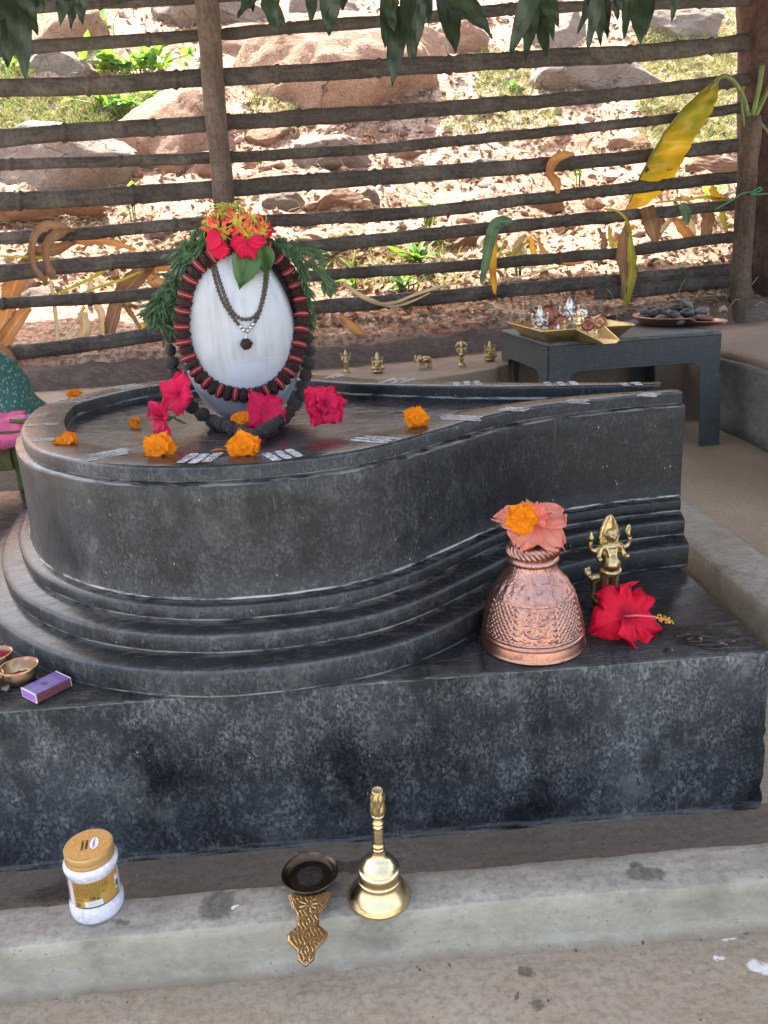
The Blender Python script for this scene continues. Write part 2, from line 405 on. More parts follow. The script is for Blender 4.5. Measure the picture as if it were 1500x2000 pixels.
_cy = MB().grid([[(-30,-40,.004),(30,-40,.004)],[(-30,-.35,.004),(30,-.35,.004)]])  # unseen pale ground sheet, added to bounce fill light under the roof
M['bounce'] = mud_material('pale_bounce_ground', (.44,.42,.38), (.52,.50,.46), (.48,.46,.42))
struct(_cy.build('bounce_ground', M['bounce']))
def kerb_bar(p0, p1, w, h, name, seed):
    """hand plastered kerb: rounded edges, slightly wavy; p0-p1 is the centre line"""
    p0, p1 = Vector(p0[:2]), Vector(p1[:2]); d = (p1-p0); L = d.length; d.normalize(); nrm = Vector((-d.y, d.x))
    sec = [(-w/2-.007, -.02), (-w/2-.006, .0), (-w/2-.002, .006), (-w/2-.001, h*.35), (-w/2, h*.72), (-w/2+.0012, h*.955), (-w/2+.0042, h), (-w/4, h+.0012), (0, h+.001), (w/4, h+.001), (w/2-.0045, h), (w/2-.001, h*.95), (w/2, h*.6), (w/2+.004, -.02)]
    n = int(L/.007); P = []
    for i in range(n+1):
        t = i/n*L; c = p0+d*t; row = []
        for k, (a, z) in enumerate(sec):
            j = .0035*fbm(t*5+seed, k*.35, 1.3) + .0016*fbm(t*26+seed, k*.9, 4.2)
            q = c+nrm*(a+j); row.append((q.x, q.y, z+.0022*fbm(t*4.2+seed, k*.3, 8.1)*(z > 0)+.0013*fbm(t*48+seed, k*.8, 2.1)*(z > .05)))
        P.append(row)
    mb = MB(); mb.grid(P)
    nn = len(sec); mb.f.append(tuple(range(nn))); mb.f.append(tuple(n*nn+k for k in range(nn-1, -1, -1)))
    return struct(mb.build(name, M['kerb']))
kerb_bar((-2.2, .7135, 0), (.905, .7135, 0), .058, KT, 'kerb_front', 1.7)
kerb_bar((.8405, .746, 0), (.8405, 2.02, 0), .13, KT, 'kerb_right', 5.1)

M['trough'] = mud_material('damp_mud_channel', (.11,.085,.065), (.165,.135,.105), (.14,.115,.09), streak=(1.2,8,1), spots=[(at(120,1742,.004),.05,.02),(at(700,1690,.004),.06,.015)])
struct(grid_sheet(-2.2, .776, .738, .884, 90, 8, lambda x, y: .004+.0015*fbm(x*4, y*9)).build('drain_channel', M['trough']))
# raised ledge behind the shrine and along the right side (front edge traced, top slightly rising to the right)
LEDGE_EDGE = [(-3.2,2.15),(-1.5,2.52),(.36,3.07),(.66,3.24),(.80,3.44),(1.40,3.50),(1.525,3.40),(1.535,2.9),(1.515,2.5),(1.50,1.9),(1.50,.4)]
def ledge_z(x, y): return .272 + .028*max(0, min(1.0, x/1.0)) + .05*max(0, min(1, (x-1)/1.0))*max(0, min(1, (y-3.2)/.8))
def build_ledge():
    e = catmull([(a, b, 0) for a, b in LEDGE_EDGE], 8); mb = MB(); P = []
    for i, p in enumerate(e):
        t = i/(len(e)-1)
        far = Vector((p.x, 4.35, 0)) if p.x < 1.40 and p.y > 2 and i < 52 else None
        if far is None: far = Vector((3.4, lerp(4.35, .4, max(0, (i-48)/(len(e)-1-48))), 0))
        row = []
        j = .004*fbm(i*.35, 2.2)
        n_ = (far-p).normalized()
        z0 = ledge_z(p.x, p.y)
        for (a, zz) in ((-.012, -.02), (-.008, z0*.5), (-.001, z0-.018), (.006, z0-.004), (.02, z0)):
            q = p+n_*(a+j); row.append((q.x, q.y, zz+(.003*fbm(i*.6, zz*9) if zz > 0 else 0)))
        for k in range(1, 25):
            q = p.lerp(far, k/24); row.append((q.x, q.y, ledge_z(q.x, q.y)+.004*fbm(q.x*3, q.y*3)))
        P.append(row)
    mb.grid(P); return struct(mb.build('ledge', M['ledge'], angle=50))
build_ledge()
# grey plaster skin on the right ledge's face
_pl = MB(); _rows = []
for i in range(40):
    y = lerp(3.22, .5, i/39); x = float(np.interp(y, [.4,1.9,2.5,2.9,3.33], [1.5,1.5,1.515,1.535,1.525]))-.024
    _rows.append([(x+.004*fbm(y*4, k*.4), y, z) for k, z in enumerate((.003,.06,.13,.20,.262,.276))]+[(x+.03, y, .277+.004*fbm(y*3,1))])
_pl.grid(_rows); struct(_pl.build('ledge_plaster', M['wall'], solid=.006))

def hz(x, y):
    """hillside height"""
    d = y - (3.70 + .155*x*.9)
    z = .40 + .03*x*.5 + .30*min(d, .9) + (.52*max(0, d-.9))
    if d > 6: z -= .2*(d-6)
    a = max(0, min(1, d/.8))
    z += (.17*fbm(x*.55, y*.55, 3.1, 3) + .085*fbm(x*1.7, y*1.7, 7.7, 3))*a
    z += .036*fbm(x*6, y*6, 1.1, 4)*max(.35, a)+.012*fbm(x*21, y*21, 5.1, 2)
    return z
def hit(px, py, lift=0.0):
    d = ray(px, py); t = 3.6; st = .05
    def below(t): p = CAM+d*t; return p.z < hz(p.x, p.y)+lift
    while t < 60 and not below(t): t += st; st = .05 if t < 8 else .2
    a, b = t-st, t
    for _ in range(5):
        m = (a+b)/2
        if below(m): b = m
        else: a = m
    return CAM+d*b
def build_hill():
    mb = MB(); P = []
    ys = [3.72]; 
    while ys[-1] < 11: ys.append(ys[-1] + (.016 if ys[-1] < 4.6 else .03 if ys[-1] < 7 else .06))
    while ys[-1] < 60: ys.append(ys[-1]*1.06)
    xs = [i*.03 for i in range(-110, 175)]
    for k in range(28): xs = [xs[0]-.03*1.22**(k+1)]+xs+[xs[-1]+.03*1.22**(k+1)]
    for y in ys:
        row = []
        for x in xs:
            yy = y + .155*x*.9 if abs(x) < 6 else y+.155*.9*6*(1 if x > 0 else -1)
            row.append((x, yy, hz(x, yy)))
        P.append(row)
    # short cut bank down to the ledge
    first = P[0]
    P.insert(0, [(q[0], q[1]-.035+.012*fbm(q[0]*6, 2.0), q[2]-.05+.012*fbm(q[0]*9, 3.0)) for q in first])
    P.insert(0, [(q[0], q[1]-.05+.02*fbm(q[0]*5, 6.0), .2) for q in first])
    mb.grid(P); return struct(mb.build('hillside', M['hill']))
build_hill()

def build_bank():
    mb = MB(); P = []
    for i in range(0, 420):
        x = -3.0+i*.0145; y0 = 3.70+.1395*x
        def w(k, f=1.0): return fbm(x*6*f, k*1.3, 9.0, 4)
        zl = ledge_z(x, y0); row = []
        for k, (dy, z) in enumerate(((-.085, zl-.03),(-.075, zl+.005),(-.055, zl+.045),(-.045, zl+.075),(-.02, zl+.092),(.02, zl+.100),(.06, zl+.112),(.10, zl+.125),(.15, zl+.138),(.20, zl+.148),(.26, zl+.155),(.34, zl+.15))):
            q = y0+dy+.012*w(k)*(k > 0); row.append((x, q, z+(.010*w(k+20)+.014*fbm(x*19, dy*22, 2.0, 3)*(k > 3)) if k > 0 else z))
        P.append(row)
    mb.grid(P); return struct(mb.build('earth_bank', M['earth']))
build_bank()
# tiled sheet roof over the shrine: above the frame, gives the shade
roof = MB()
RZ = 2.55
rr = []
for i in range(115):
    x = -2.1+i*.05; w = .012*math.sin(i*1.57)
    rr.append([(x, .42, RZ-.30+w), (x, 2.2, RZ+.02+w), (x, 4.85+.155*max(-1.0, x), RZ-.25+w)])
roof.grid(rr)
struct(roof.build('roof', M['thatch'], solid=.02))
# ------------------------------------------------------------------ plinth
ZP = .243
plinth = thing('stone_plinth', 'large rectangular black granite block under the pedestal', 'plinth', (0,0,0))
def plinth_mesh():
    x0, x1, y0, y1 = -1.35, .521, .879, 1.93
    mb = MB(); P = []
    nx, nz = 260, 26
    def w(x, z): return .0012*fbm(x*9, z*9, 2)
    for j in range(nz+1):
        z = -.012+ (ZP-.003+.012)*j/nz
        P.append([(lerp(x0,x1+.012*(1-j/nz),i/nx)-(.006*abs(fbm(j*.9, 7.7)) if i == nx else 0), y0+w(lerp(x0,x1,i/nx), z)-.004*(1-j/nz)+(.0025 if i == nx else 0), z) for i in range(nx+1)])
    P.append([(lerp(x0,x1,i/nx), y0+.003+.0014*fbm(i*.5, 5.0)+.003*max(0, fbm(i*.21, 2.0)-.25), ZP-.0008+.0008*fbm(i*.5, 9.0)-.003*max(0, fbm(i*.21, 2.0)-.25)) for i in range(nx+1)])
    for j in range(1, 13):
        P.append([(lerp(x0,x1,i/nx), lerp(y0+.003,y1,j/12), ZP+.0004*fbm(i*.4, j*.6)) for i in range(nx+1)])
    P.append([(lerp(x0,x1+.012,i/nx), y1+.004, -.012) for i in range(nx+1)])
    mb.grid(P)
    n1 = nx+1; R_ = len(P)
    mb.f.append(tuple(r*n1+nx for r in range(R_))); mb.f.append(tuple(r*n1 for r in range(R_-1,-1,-1)))
    return mb.build('block', M['plinth'], plinth, angle=40)
plinth_mesh()

# ------------------------------------------------------------------ pedestal (round basin with a spout)
ped = thing('basin_pedestal', 'black granite round basin pedestal with long tapering spout and stepped foot', 'pedestal', (0,0,0))
NEAR = [(.552,1.265),(.436,1.252),(.302,1.218),(.211,1.166),(.124,1.088),(.048,1.022),(-.02,.985),(-.116,.968),(-.212,.975),(-.32,1.020),(-.414,1.100),(-.472,1.180),(-.526,1.295),(-.560,1.415),(-.576,1.532),(-.548,1.623),(-.480,1.735),(-.395,1.790),(-.29,1.815),(-.16,1.785),(-.032,1.706),(.072,1.612),(.178,1.538),(.313,1.465),(.441,1.411),(.556,1.369)]
OUT = [Vector((p.x, p.y)) for p in catmull([(a,b,0) for a,b in NEAR], 7)]
NO = len(OUT)
def _norms():
    ns = []
    for i in range(NO):
        t = (OUT[min(i+1,NO-1)]-OUT[max(i-1,0)]).normalized(); ns.append(Vector((-t.y, t.x)) if False else Vector((t.y*-1, t.x)))
    c = Vector((-.17,1.40))
    if ns[60].dot(OUT[60]-c) < 0: ns = [-n for n in ns]
    return ns
ONRM = _norms()
AX = Vector((.993,-.114))
def offset(d, end=-.25):
    out = []
    for i in range(NO):
        q = OUT[i]+ONRM[i]*d
        f = max(0, min(1, (q.x-.30)/.25)); q = q + AX*(d*end*f if d > .02 else 0); out.append(q)
    return out
def band(name, prof, end_cap=True, jit=.0):
    """sweep of (offset, z) along the outline, closed at the spout end"""
    mb = MB(); P = []
    outs = {}
    for (d, z) in prof:
        if d not in outs: outs[d] = offset(d)
        P.append([(q.x, q.y, z+jit*fbm(i*.3, z*40)) for i, q in enumerate(outs[d])])
    mb.grid(P)
    if end_cap:
        m = len(prof)
        for r in range(m-1): mb.f.append((r*NO, (r+1)*NO, (r+1)*NO+NO-1, r*NO+NO-1))
    return mb
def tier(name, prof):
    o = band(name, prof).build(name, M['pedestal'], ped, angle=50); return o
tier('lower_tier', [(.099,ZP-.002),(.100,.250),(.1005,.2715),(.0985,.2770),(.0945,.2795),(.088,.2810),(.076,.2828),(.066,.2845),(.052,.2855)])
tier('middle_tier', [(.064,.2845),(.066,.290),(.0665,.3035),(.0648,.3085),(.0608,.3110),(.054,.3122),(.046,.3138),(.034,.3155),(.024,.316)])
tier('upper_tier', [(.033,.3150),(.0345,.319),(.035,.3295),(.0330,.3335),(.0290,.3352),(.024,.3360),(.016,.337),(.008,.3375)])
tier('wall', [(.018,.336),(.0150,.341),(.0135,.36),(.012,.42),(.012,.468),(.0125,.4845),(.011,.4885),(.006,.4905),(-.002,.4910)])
def rim_w(i):
    return interp(OUT[i].x, [.05,.22,.42,.56], [.068,.058,.044,.026])
def build_rim():
    mb = MB(); INN = []
    for i in range(NO): INN.append(OUT[i]-ONRM[i]*rim_w(i))
    rows = []
    def row(f, z, wob=0): rows.append([(*(OUT[i].lerp(INN[i], f)+ONRM[i]*wob*fbm(i*.8, 3.3)), z) for i in range(NO)])
    row(0, .4905); row(0, .5065); row(.035, .5096); row(.10, .5102); row(.5, .5104); row(.93, .5102); row(.985, .5092, .0012); row(1.0, .5065, .0016); row(1.0, .478)
    mb.grid(rows); m = len(rows)
    # end faces of the two spout walls
    mb.f.append(tuple(r*NO for r in range(m))); mb.f.append(tuple(r*NO+NO-1 for r in range(m-1,-1,-1)))
    mb.build('rim', M['pedestal'], ped, angle=50)
    return INN
INN = build_rim()
def build_basin():
    mb = MB(); rows = []
    half = NO//2
    # ladder between near and far sides of the inner outline
    for i in range(half):
        a, b = INN[i]-ONRM[i]*-.004, INN[NO-1-i]
        rows.append([(*(a.lerp(b, k/14)), .4800+.0008*fbm(a.x*5, k*.5)) for k in range(15)])
    mb.grid(rows)
    return mb.build('basin_floor', M['basin'], ped)
def basin_mat():
    s = NM('wet_basin_stone')
    sm = s.noise(s.mapv(s.co, scale=(2.5,11,1), rot=(0,0,-.25)), scale=6, detail=6, rough=.72, dist=1.2); b = s.noise(scale=9, detail=4)
    col = s.mix(s.ramp(b, [(.35,0.0),(.65,1.0)]), (.020,.017,.018), (.052,.043,.043))
    col = s.mix(s.ramp(sm, [(.56,0.0),(.72,.55)]), col, (.26,.235,.225))
    return s.done(col, s.ramp(sm, [(.35,.10),(.70,.42)]), 0.0, s.bump(sm, .10, .003), spec=.6)
M['basin'] = basin_mat(); build_basin()

# three-stripe ash marks painted on the rim
def paint_mat(name, c, cov=.42):
    s = NM(name); g = s.math('ADD', s.math('MULTIPLY', s.noise(scale=170, detail=5, rough=.8), .7), s.math('MULTIPLY', s.noise(scale=32, detail=3), .3))
    al = s.ramp(g, [(cov-.10, 0.05), (cov+.06, .95)])
    return s.done(c, .9, 0.0, Alpha=al, spec=.2)
M['ash'] = paint_mat('white_ash_paint', (.56,.57,.60), .49)
def inside(px, py):
    p = at(px, py, .5115); return Vector((p.x, p.y))
def ash_mark(px, py, length, pitch, width, n, ang, skew=0.0):
    """n parallel stripes centred at a photo point; ang: stripe direction in plan"""
    c = inside(px, py); d = Vector((math.cos(ang), math.sin(ang))); p = Vector((-d.y, d.x))
    par = None
    for k in range(n):
        mb = MB(); rows = []
        off = (k-(n-1)/2)*pitch; m = 14
        sh = random.uniform(-.006, .006)
        for i in range(m+1):
            t = (i/m-.5)*length+sh+skew*off
            w = width*(.88+.22*fbm(t*45+k*9, px*.01))*.5*min(1, .55+(1.02-abs(i/m-.5)*2)*4)
            q = c+d*t+p*(off+.0012*fbm(t*25, k*3+px*.1))
            rows.append([(*(q-p*w), .51085), (*(q+p*w), .51085)])
        mb.grid(rows); mb.build('ash_stripe', M['ash'], ped)
random.seed(4)
# (px, py, stripe length, pitch, width, count, direction)
for a in [(88,828,.060,.010,.0055,2,R(-6)), (100,857,.055,.010,.006,2,R(-10)), (210,886,.056,.0105,.0075,4,R(33)), (390,893,.050,.0165,.0155,3,R(78)),
          (550,886,.050,.0155,.0125,3,R(112)), (735,857,.058,.0125,.0105,3,R(146)), (902,815,.064,.0125,.011,3,R(150)), (1007,798,.045,.011,.0095,3,R(150)),
          (1130,783,.036,.012,.010,3,R(140)), (1268,770,.032,.012,.011,3,R(140)), (140,780,.062,.018,.007,4,R(10)), (250,754,.062,.02,.012,3,R(40)),
          (655,734,.055,.016,.014,2,R(60)), (775,743,.064,.020,.015,3,R(60)), (912,748,.052,.02,.014,3,R(85)), (1095,748,.044,.022,.015,3,R(85)), (1230,748,.034,.022,.016,2,R(85)), (60,812,.06,.014,.006,3,R(2))]:
    ash_mark(*a)

# ------------------------------------------------------------------ the egg-shaped stone
LC = at(473, 805, .48); LC = Vector((LC.x, 1.462, .48))
LR = Vector((.107, .105, .170)); LCEN = Vector((LC.x+.017, LC.y, .48+.158))
def linga_r(z):
    """relative radius of the egg at height z from the centre, -1..1"""
    t = max(-1, min(1, z)); return math.sqrt(max(0, 1-abs(t)**2.5)) if t < 0 else math.sqrt(max(0, 1-abs(t)**2.3))
def on_linga(px, py, off=0.0):
    d = ray(px, py); best = None
    A = Vector((LR.x+off, LR.y+off, LR.z+off))
    o = CAM-LCEN
    oo = Vector((o.x/A.x, o.y/A.y, o.z/A.z)); dd = Vector((d.x/A.x, d.y/A.y, d.z/A.z))
    a, b, c = dd.dot(dd), 2*oo.dot(dd), oo.dot(oo)-1
    disc = b*b-4*a*c
    if disc < 0: t = -b/(2*a)
    else: t = (-b-math.sqrt(disc))/(2*a)
    return CAM+d*t
def linga_mat():
    s = NM('black_stone_with_dried_white_ash'); co = s.obj(); x, y, z = s.sep(co)
    n1 = s.noise(s.mapv(co, scale=(60,60,5)), 1.0, 6, .6, .8); n2 = s.noise(s.mapv(co, scale=(14,14,40), rot=(0,.5,0)), 1.0, 4, .6, 1.5); n3 = s.noise(co, 9, 4, .6)
    e = s.math('ADD', s.math('POWER', s.math('DIVIDE', s.math('SUBTRACT', x, -.001), .103), 2.0), s.math('POWER', s.math('DIVIDE', s.math('ADD', z, .012), s.math('ADD', .152, s.math('MULTIPLY', s.math('LESS_THAN', z, -.012), .16))), 2.0))
    e = s.math('ADD', e, s.math('MULTIPLY', s.math('SUBTRACT', n3, .5), .12))
    m = s.ramp(e, [(.86, 1.0), (1.02, 0.0)])
    m = s.math('MULTIPLY', m, s.ramp(y, [(-.01, 1.0), (.03, 0.0)])) if False else s.math('MULTIPLY', m, s.math('LESS_THAN', y, .012))
    low = s.ramp(z, [(-.09, 1.0), (-.04, 0.0)]) if False else s.math('SUBTRACT', 1.0, s.math('DIVIDE', s.math('ADD', z, .10), .06), clamp=True)
    st = s.mix(low, n1, n2)
    ash = s.mix(s.ramp(st, [(.30,0.0),(.70,1.0)]), (.32,.345,.38), (.47,.485,.49))
    ash = s.mix(s.math('MULTIPLY', s.ramp(n3, [(.40,0.0),(.66,1.0)]), .65), ash, (.50,.55,.62))
    ash = s.mix(s.math('MULTIPLY', s.ramp(n1, [(.34,1.0),(.45,0.0)]), .35), ash, (.34,.36,.40))
    ash = s.mix(s.math('MULTIPLY', low, .45), ash, (.52,.60,.74))
    sw = s.math('MULTIPLY', s.ramp(n2, [(.52,0.0),(.60,.55),(.66,0.0)]), s.math('GREATER_THAN', x, -.01)); sw = s.math('MULTIPLY', sw, s.math('LESS_THAN', z, -.045))
    ash = s.mix(sw, ash, (.42,.50,.62))
    col = s.mix(m, (.014,.012,.013), ash)
    return s.done(col, s.mix(m, (.25,)*3, (.72,)*3), 0.0, s.bump(st, .07, .003), spec=.4)
M['linga'] = linga_mat()
linga = MB(); prof = []
for i in range(49):
    t = -1+2*i/48; t = math.sin(t*math.pi/2); prof.append((linga_r(t), t))
_v = []
for r_, t in prof: _v.append([(LR.x*r_*math.cos(a), LR.y*r_*math.sin(a), LR.z*t) for a in [2*math.pi*k/64 for k in range(65)]])
linga.grid(_v)
lo = linga.build('egg_shaped_stone', M['linga']); lo.location = LCEN
tag(lo, 'egg-shaped upright black stone with a white ash face, garlanded on the pedestal', 'sacred stone')
# ------------------------------------------------------------------ materials for offerings
def petal_mat(name, inner, outer, vein=.6, tr=.3, rough=.55, lo=.0, hi=.5):
    s = NM(name); co = s.obj(); x, y, z = s.sep(co)
    r = s.math('SQRT', s.math('ADD', s.math('MULTIPLY', x, x), s.math('MULTIPLY', y, y)))
    n = s.noise(s.mapv(co, scale=(35, 600, 35)), 1.0, 4, .65); b = s.noise(co, 45, 3)
    col = s.mix(s.ramp(r, [(lo, 0.0), (hi, 1.0)]), inner, outer)
    col = s.mix(s.math('MULTIPLY', s.ramp(n, [(.42,1.0),(.56,0.0)]), vein), col, tuple(c*.55 for c in outer))
    col = s.mix(s.math('MULTIPLY', s.ramp(b, [(.45,0.0),(.7,1.0)]), .3), col, tuple(min(1,c*1.25+.02) for c in outer))
    col = s.mix(s.math('MULTIPLY', s.rnd(), .2), col, tuple(c*.8 for c in outer))
    s.done(col, rough, 0.0, s.bump(n, .8, .003), spec=.25)
    return s.translucent(col, tr)
M['hib_red'] = petal_mat('crimson_hibiscus_petal', (.16,.004,.03), (.85,.008,.045), hi=.02, vein=.38)
M['hib_pink'] = petal_mat('pink_red_hibiscus_petal', (.55,.01,.08), (.93,.022,.115), hi=.015, vein=.38)
M['hib_dark'] = petal_mat('magenta_red_petal', (.40,.004,.035), (.74,.008,.07), hi=.01, vein=.4)
M['peach'] = petal_mat('peach_hibiscus_petal', (.90,.13,.09), (.97,.34,.25), hi=.03, tr=.35, vein=.3)
M['orange'] = petal_mat('orange_cosmos_petal', (.72,.12,.0), (.92,.27,.0), hi=.012, vein=.35, tr=.25)
def flat(name, c, rough=.6, spec=.4, var=.0, sc=40, bump=0.0, metal=0.0, **kw):
    s = NM(name)
    col = c; nrm = None
    if var or bump:
        n = s.noise(s.obj(), sc, 4, .6)
        if var: col = s.mix(s.ramp(n, [(.3,0.0),(.7,1.0)]), tuple(x*(1-var) for x in c), tuple(min(1,x*(1+var)) for x in c))
        if bump: nrm = s.bump(n, bump, .002)
    return s.done(col, rough, metal, nrm, spec=spec, **kw)
M['yellow'] = flat('yellow_pollen', (.75,.42,.02), .8, var=.3, sc=300)
M['stamen'] = flat('pink_stamen', (.75,.12,.16), .6)
M['green_stem'] = flat('green_stem', (.09,.16,.04), .55, var=.3)
def leaf_mat(name, c1, c2, vein, tr=.25, rough=.45, sc=12, axis_scale=(6,60,6), spots=None, uv=False):
    s = NM(name); co = s.obj(); n = s.noise(co, sc, 4, .6); v = s.noise(s.mapv(s.uv() if uv else co, scale=(2.5,26,1) if uv else axis_scale), 1.0 if uv else 3, 5, .65)
    col = s.mix(s.ramp(n, [(.35,0.0),(.65,1.0)]), c1, c2)
    col = s.mix(s.math('MULTIPLY', s.ramp(v, [(.5,0.0),(.7,1.0)]), .5), col, vein)
    col = s.mix(s.math('MULTIPLY', s.rnd(), .35), col, tuple(x*.6 for x in c1))
    if uv:
        e = s.math('ABSOLUTE', s.math('SUBTRACT', s.sep(s.uv())[1], .5)); col = s.mix(s.math('MULTIPLY', s.ramp(s.math('ADD', e, s.math('MULTIPLY', n, .2)), [(.46,0.0),(.58,1.0)]), .6), col, tuple(x*.45 for x in c1)); col = s.mix(s.ramp(e, [(.015,.6),(.05,0.0)]), col, tuple(min(1,x*1.3) for x in c2))
    if spots:
        w = s.noise(co, spots[0], 3, .6); col = s.mix(s.ramp(w, [(spots[1],0.0),(spots[1]+.04,1.0)]), col, (.10,.045,.02))
    s.done(col, rough, 0.0, s.bump(v, .3, .003), spec=.4); return s.translucent(col, tr)
M['bilva'] = leaf_mat('mid_green_leaf', (.055,.13,.035), (.075,.165,.05), (.09,.19,.07), .2, sc=20)
M['tulsi'] = leaf_mat('small_green_garland_leaf', (.035,.085,.035), (.085,.165,.075), (.12,.20,.11), .3, sc=60)

# ------------------------------------------------------------------ flower builders
def petal(L, W, seed, cup=.5, curl=-.3, ruffle=.12, nu=16, nv=16, base=.12, tip=6.0, teeth=0.0, fold=.0):
    """one petal along +X from the origin"""
    rnd = random.Random(seed); ph = [rnd.uniform(0, 6.28) for _ in range(6)]
    P = []; x = z = 0.0
    for i in range(nu+1):
        u = i/nu; a = cup*(1-u)+curl*u
        if i: x += L/nu*math.cos(a); z += L/nu*math.sin(a)
        w = W*(base+(1-base)*math.sin(min(1, u*1.22)*math.pi*.5)**1.1)*(1-u**tip*.72)
        row = []
        for j in range(nv+1):
            v = -1+2*j/nv
            rf = ruffle*L*(u**1.6*(math.sin(v*4.2+ph[0]+u*2)*.5+math.sin(v*10.5+ph[1]+u*3)*.34*(.35+abs(v)))+u**3*math.sin(v*19+ph[3])*.22+math.sin(u*13+ph[2]+v)*.40*abs(v)**2*u)
            ex = -L*.16*abs(v)**2.2*u + (L*teeth*math.sin(v*13+ph[3])*u**4 if teeth else 0) + .07*L*u**4*math.sin(v*7+ph[4])+.035*L*u**5*math.sin(v*21+ph[2])
            row.append((x+ex*math.cos(a)-rf*math.sin(a)*.4, v*w+.03*L*u*math.sin(u*5+ph[5]), z+rf+ex*math.sin(a)+fold*abs(v)*w*.8))
        P.append(row)
    return MB().grid(P)
def aim(o, direction, spin=0.0):
    q = Vector(direction).normalized().to_track_quat('Z', 'Y') @ Quaternion((0,0,1), spin); o.rotation_mode = 'QUATERNION'; o.rotation_quaternion = q
    return o
TOCAM = lambda p: (CAM-Vector(p)).normalized()
def hibiscus(name, label, cat, loc, direction, size, mat, seed, n=5, cup=.55, curl=-.35, ruffle=.13, spin=0.0, stamen=True, double=0, group=None, stem=True, spread=1.0, wid=.48, lean=.28):
    rnd = random.Random(seed)
    t = thing(name, label, cat, loc, group=group); aim(t, direction, spin)
    for k in range(n):
        L = size*.5*rnd.uniform(.9, 1.1)
        o = petal(L, L*wid*2*rnd.uniform(.8,.98)*.62, seed*7+k, cup+rnd.uniform(-.2,.2), curl+rnd.uniform(-.2,.2), ruffle, teeth=.02).build('petal', mat, t)
        o.rotation_euler = (rnd.uniform(-.2,.2), rnd.uniform(-.15,.15), 2*math.pi*k/n*spread+rnd.uniform(-.12,.12)); o.location = (0,0,.0006*k)
    for k in range(double):
        L = size*.5*rnd.uniform(.45,.8)
        o = petal(L, L*.5, seed*11+k, rnd.uniform(.7,1.35), rnd.uniform(-.4,.5), .2, nu=8, nv=8).build('petal', mat, t)
        o.rotation_euler = (rnd.uniform(-.4,.4), 0, 2.4*k+rnd.uniform(-.3,.3)); o.location = (0,0,.002+.001*k)
    if stamen:
        h = size*.5
        ld_ = Vector(direction).normalized().to_track_quat('Z','Y') @ Quaternion((0,0,1), spin); lx = ld_.inverted() @ Vector((1,-.25,-.15)); lx.z = 0; lx = lx.normalized() if lean > .5 else Vector((1,0,0)); c = [Vector((0,0,0)), lx*(h*.2*lean)+Vector((0,0,h*.28)), lx*(h*.55*lean)+Vector((0,0,h*.5)), lx*(h*1.0*lean)+Vector((0,0,h*(.98 if lean < .5 else .55)))]
        st = MB().tube(c, [size*.016,size*.013,size*.011,size*.008], 7).build('stamen', M['stamen'], t)
        pm = MB()
        for k in range(34):
            u = rnd.uniform(.62, 1.0); p = c[2].lerp(c[3], (u-.55)/.45); a = rnd.uniform(0, 6.28); r_ = size*rnd.uniform(.025,.05)
            q = p+Vector((math.cos(a), math.sin(a), .25))*r_
            pm.tube([p, q], size*.0028, 4, False); pm.ell(q, size*.009, 5, 4)
        pm.build('pollen', M['yellow'] if mat is M['hib_red'] else M['stamen'], st)
    if stem:
        mb = MB(); mb.lathe([(.0005,-size*.13),(size*.035,-size*.11),(size*.052,-size*.05),(size*.055,-.003),(size*.03,.002)], 10)
        mb.tube([(0,0,-size*.10),(size*.02,size*.01,-size*.2),(size*.05,size*.02,-size*.27)], size*.012, 6)
        mb.build('calyx', M['green_stem'], t)
    return t
def cosmos(label, loc, direction, size, seed, spin=0.0, droop=0.0, group='orange cosmos flowers laid on the basin'):
    rnd = random.Random(seed); t = thing('orange_flower', label, 'flower', loc, group=group); aim(t, direction, spin)
    for lay, (n, f, cup) in enumerate(((5, 1.0, .30-droop), (4, .72, .60-droop*.7))):
        for k in range(n):
            L = size*.5*f*rnd.uniform(.88, 1.12)
            o = petal(L, L*.60, seed*13+k+lay*50, cup+rnd.uniform(-.3,.3), cup*.3-.15+rnd.uniform(-.35,.35), .15, nu=10, nv=10, tip=9, teeth=.03, base=.25).build('petal', M['orange'], t)
            o.rotation_euler = (rnd.uniform(-.25,.25), 0, 2*math.pi*(k+.5*lay)/n+rnd.uniform(-.2,.2)); o.location = (0,0,.001*lay)
    mb = MB()
    for k in range(26):
        a, r_ = k*2.4, size*.014*math.sqrt(k); mb.tube([(r_*math.cos(a)*.6, r_*math.sin(a)*.6, 0), (r_*math.cos(a), r_*math.sin(a), size*.09*(1.05-.02*k*.5))], size*.010, 5)
    mb.build('flower_centre', M['yellow'], t)
    st = MB().tube([(0,0,.001),(0,0,-size*.14),(size*.1,.0,-size*.2)], size*.022, 6).build('stem', M['green_stem'], t)
    return t

# ------------------------------------------------------------------ beads
def bead_mesh(seed, r=1.0, bumps=.26, elong=.9):
    mb = MB(); mb.ell((0,0,0), (r, r, r*elong), 16, 12)
    mb.v = [tuple(Vector(p)*(1+bumps*noise.noise(Vector(p)*(4.2/r)+Vector((seed,0,0)))+bumps*.5*noise.noise(Vector(p)*(9/r)+Vector((0,seed,0))))) for p in mb.v]
    return mb.mesh('bead')
def bead_mat(name, c1, c2, c3):
    s = NM(name); co = s.obj(); a = s.noise(co, 4.5, 4, .75); v = s.voro(co, 5.5)
    col = s.mix(s.ramp(a, [(.36,0.0),(.64,1.0)]), c1, c2); col = s.mix(s.ramp(v.outputs['Distance'], [(.10,.8),(.30,0.0)]), col, c3)
    return s.done(col, .55, 0.0, s.bump(s.math('ADD', a, s.math('MULTIPLY', v.outputs['Distance'], -.6)), 1.0, .25), spec=.5)
M['rud_brown'] = bead_mat('brown_rudraksha_bead', (.045,.020,.016), (.15,.068,.054), (.36,.23,.19))
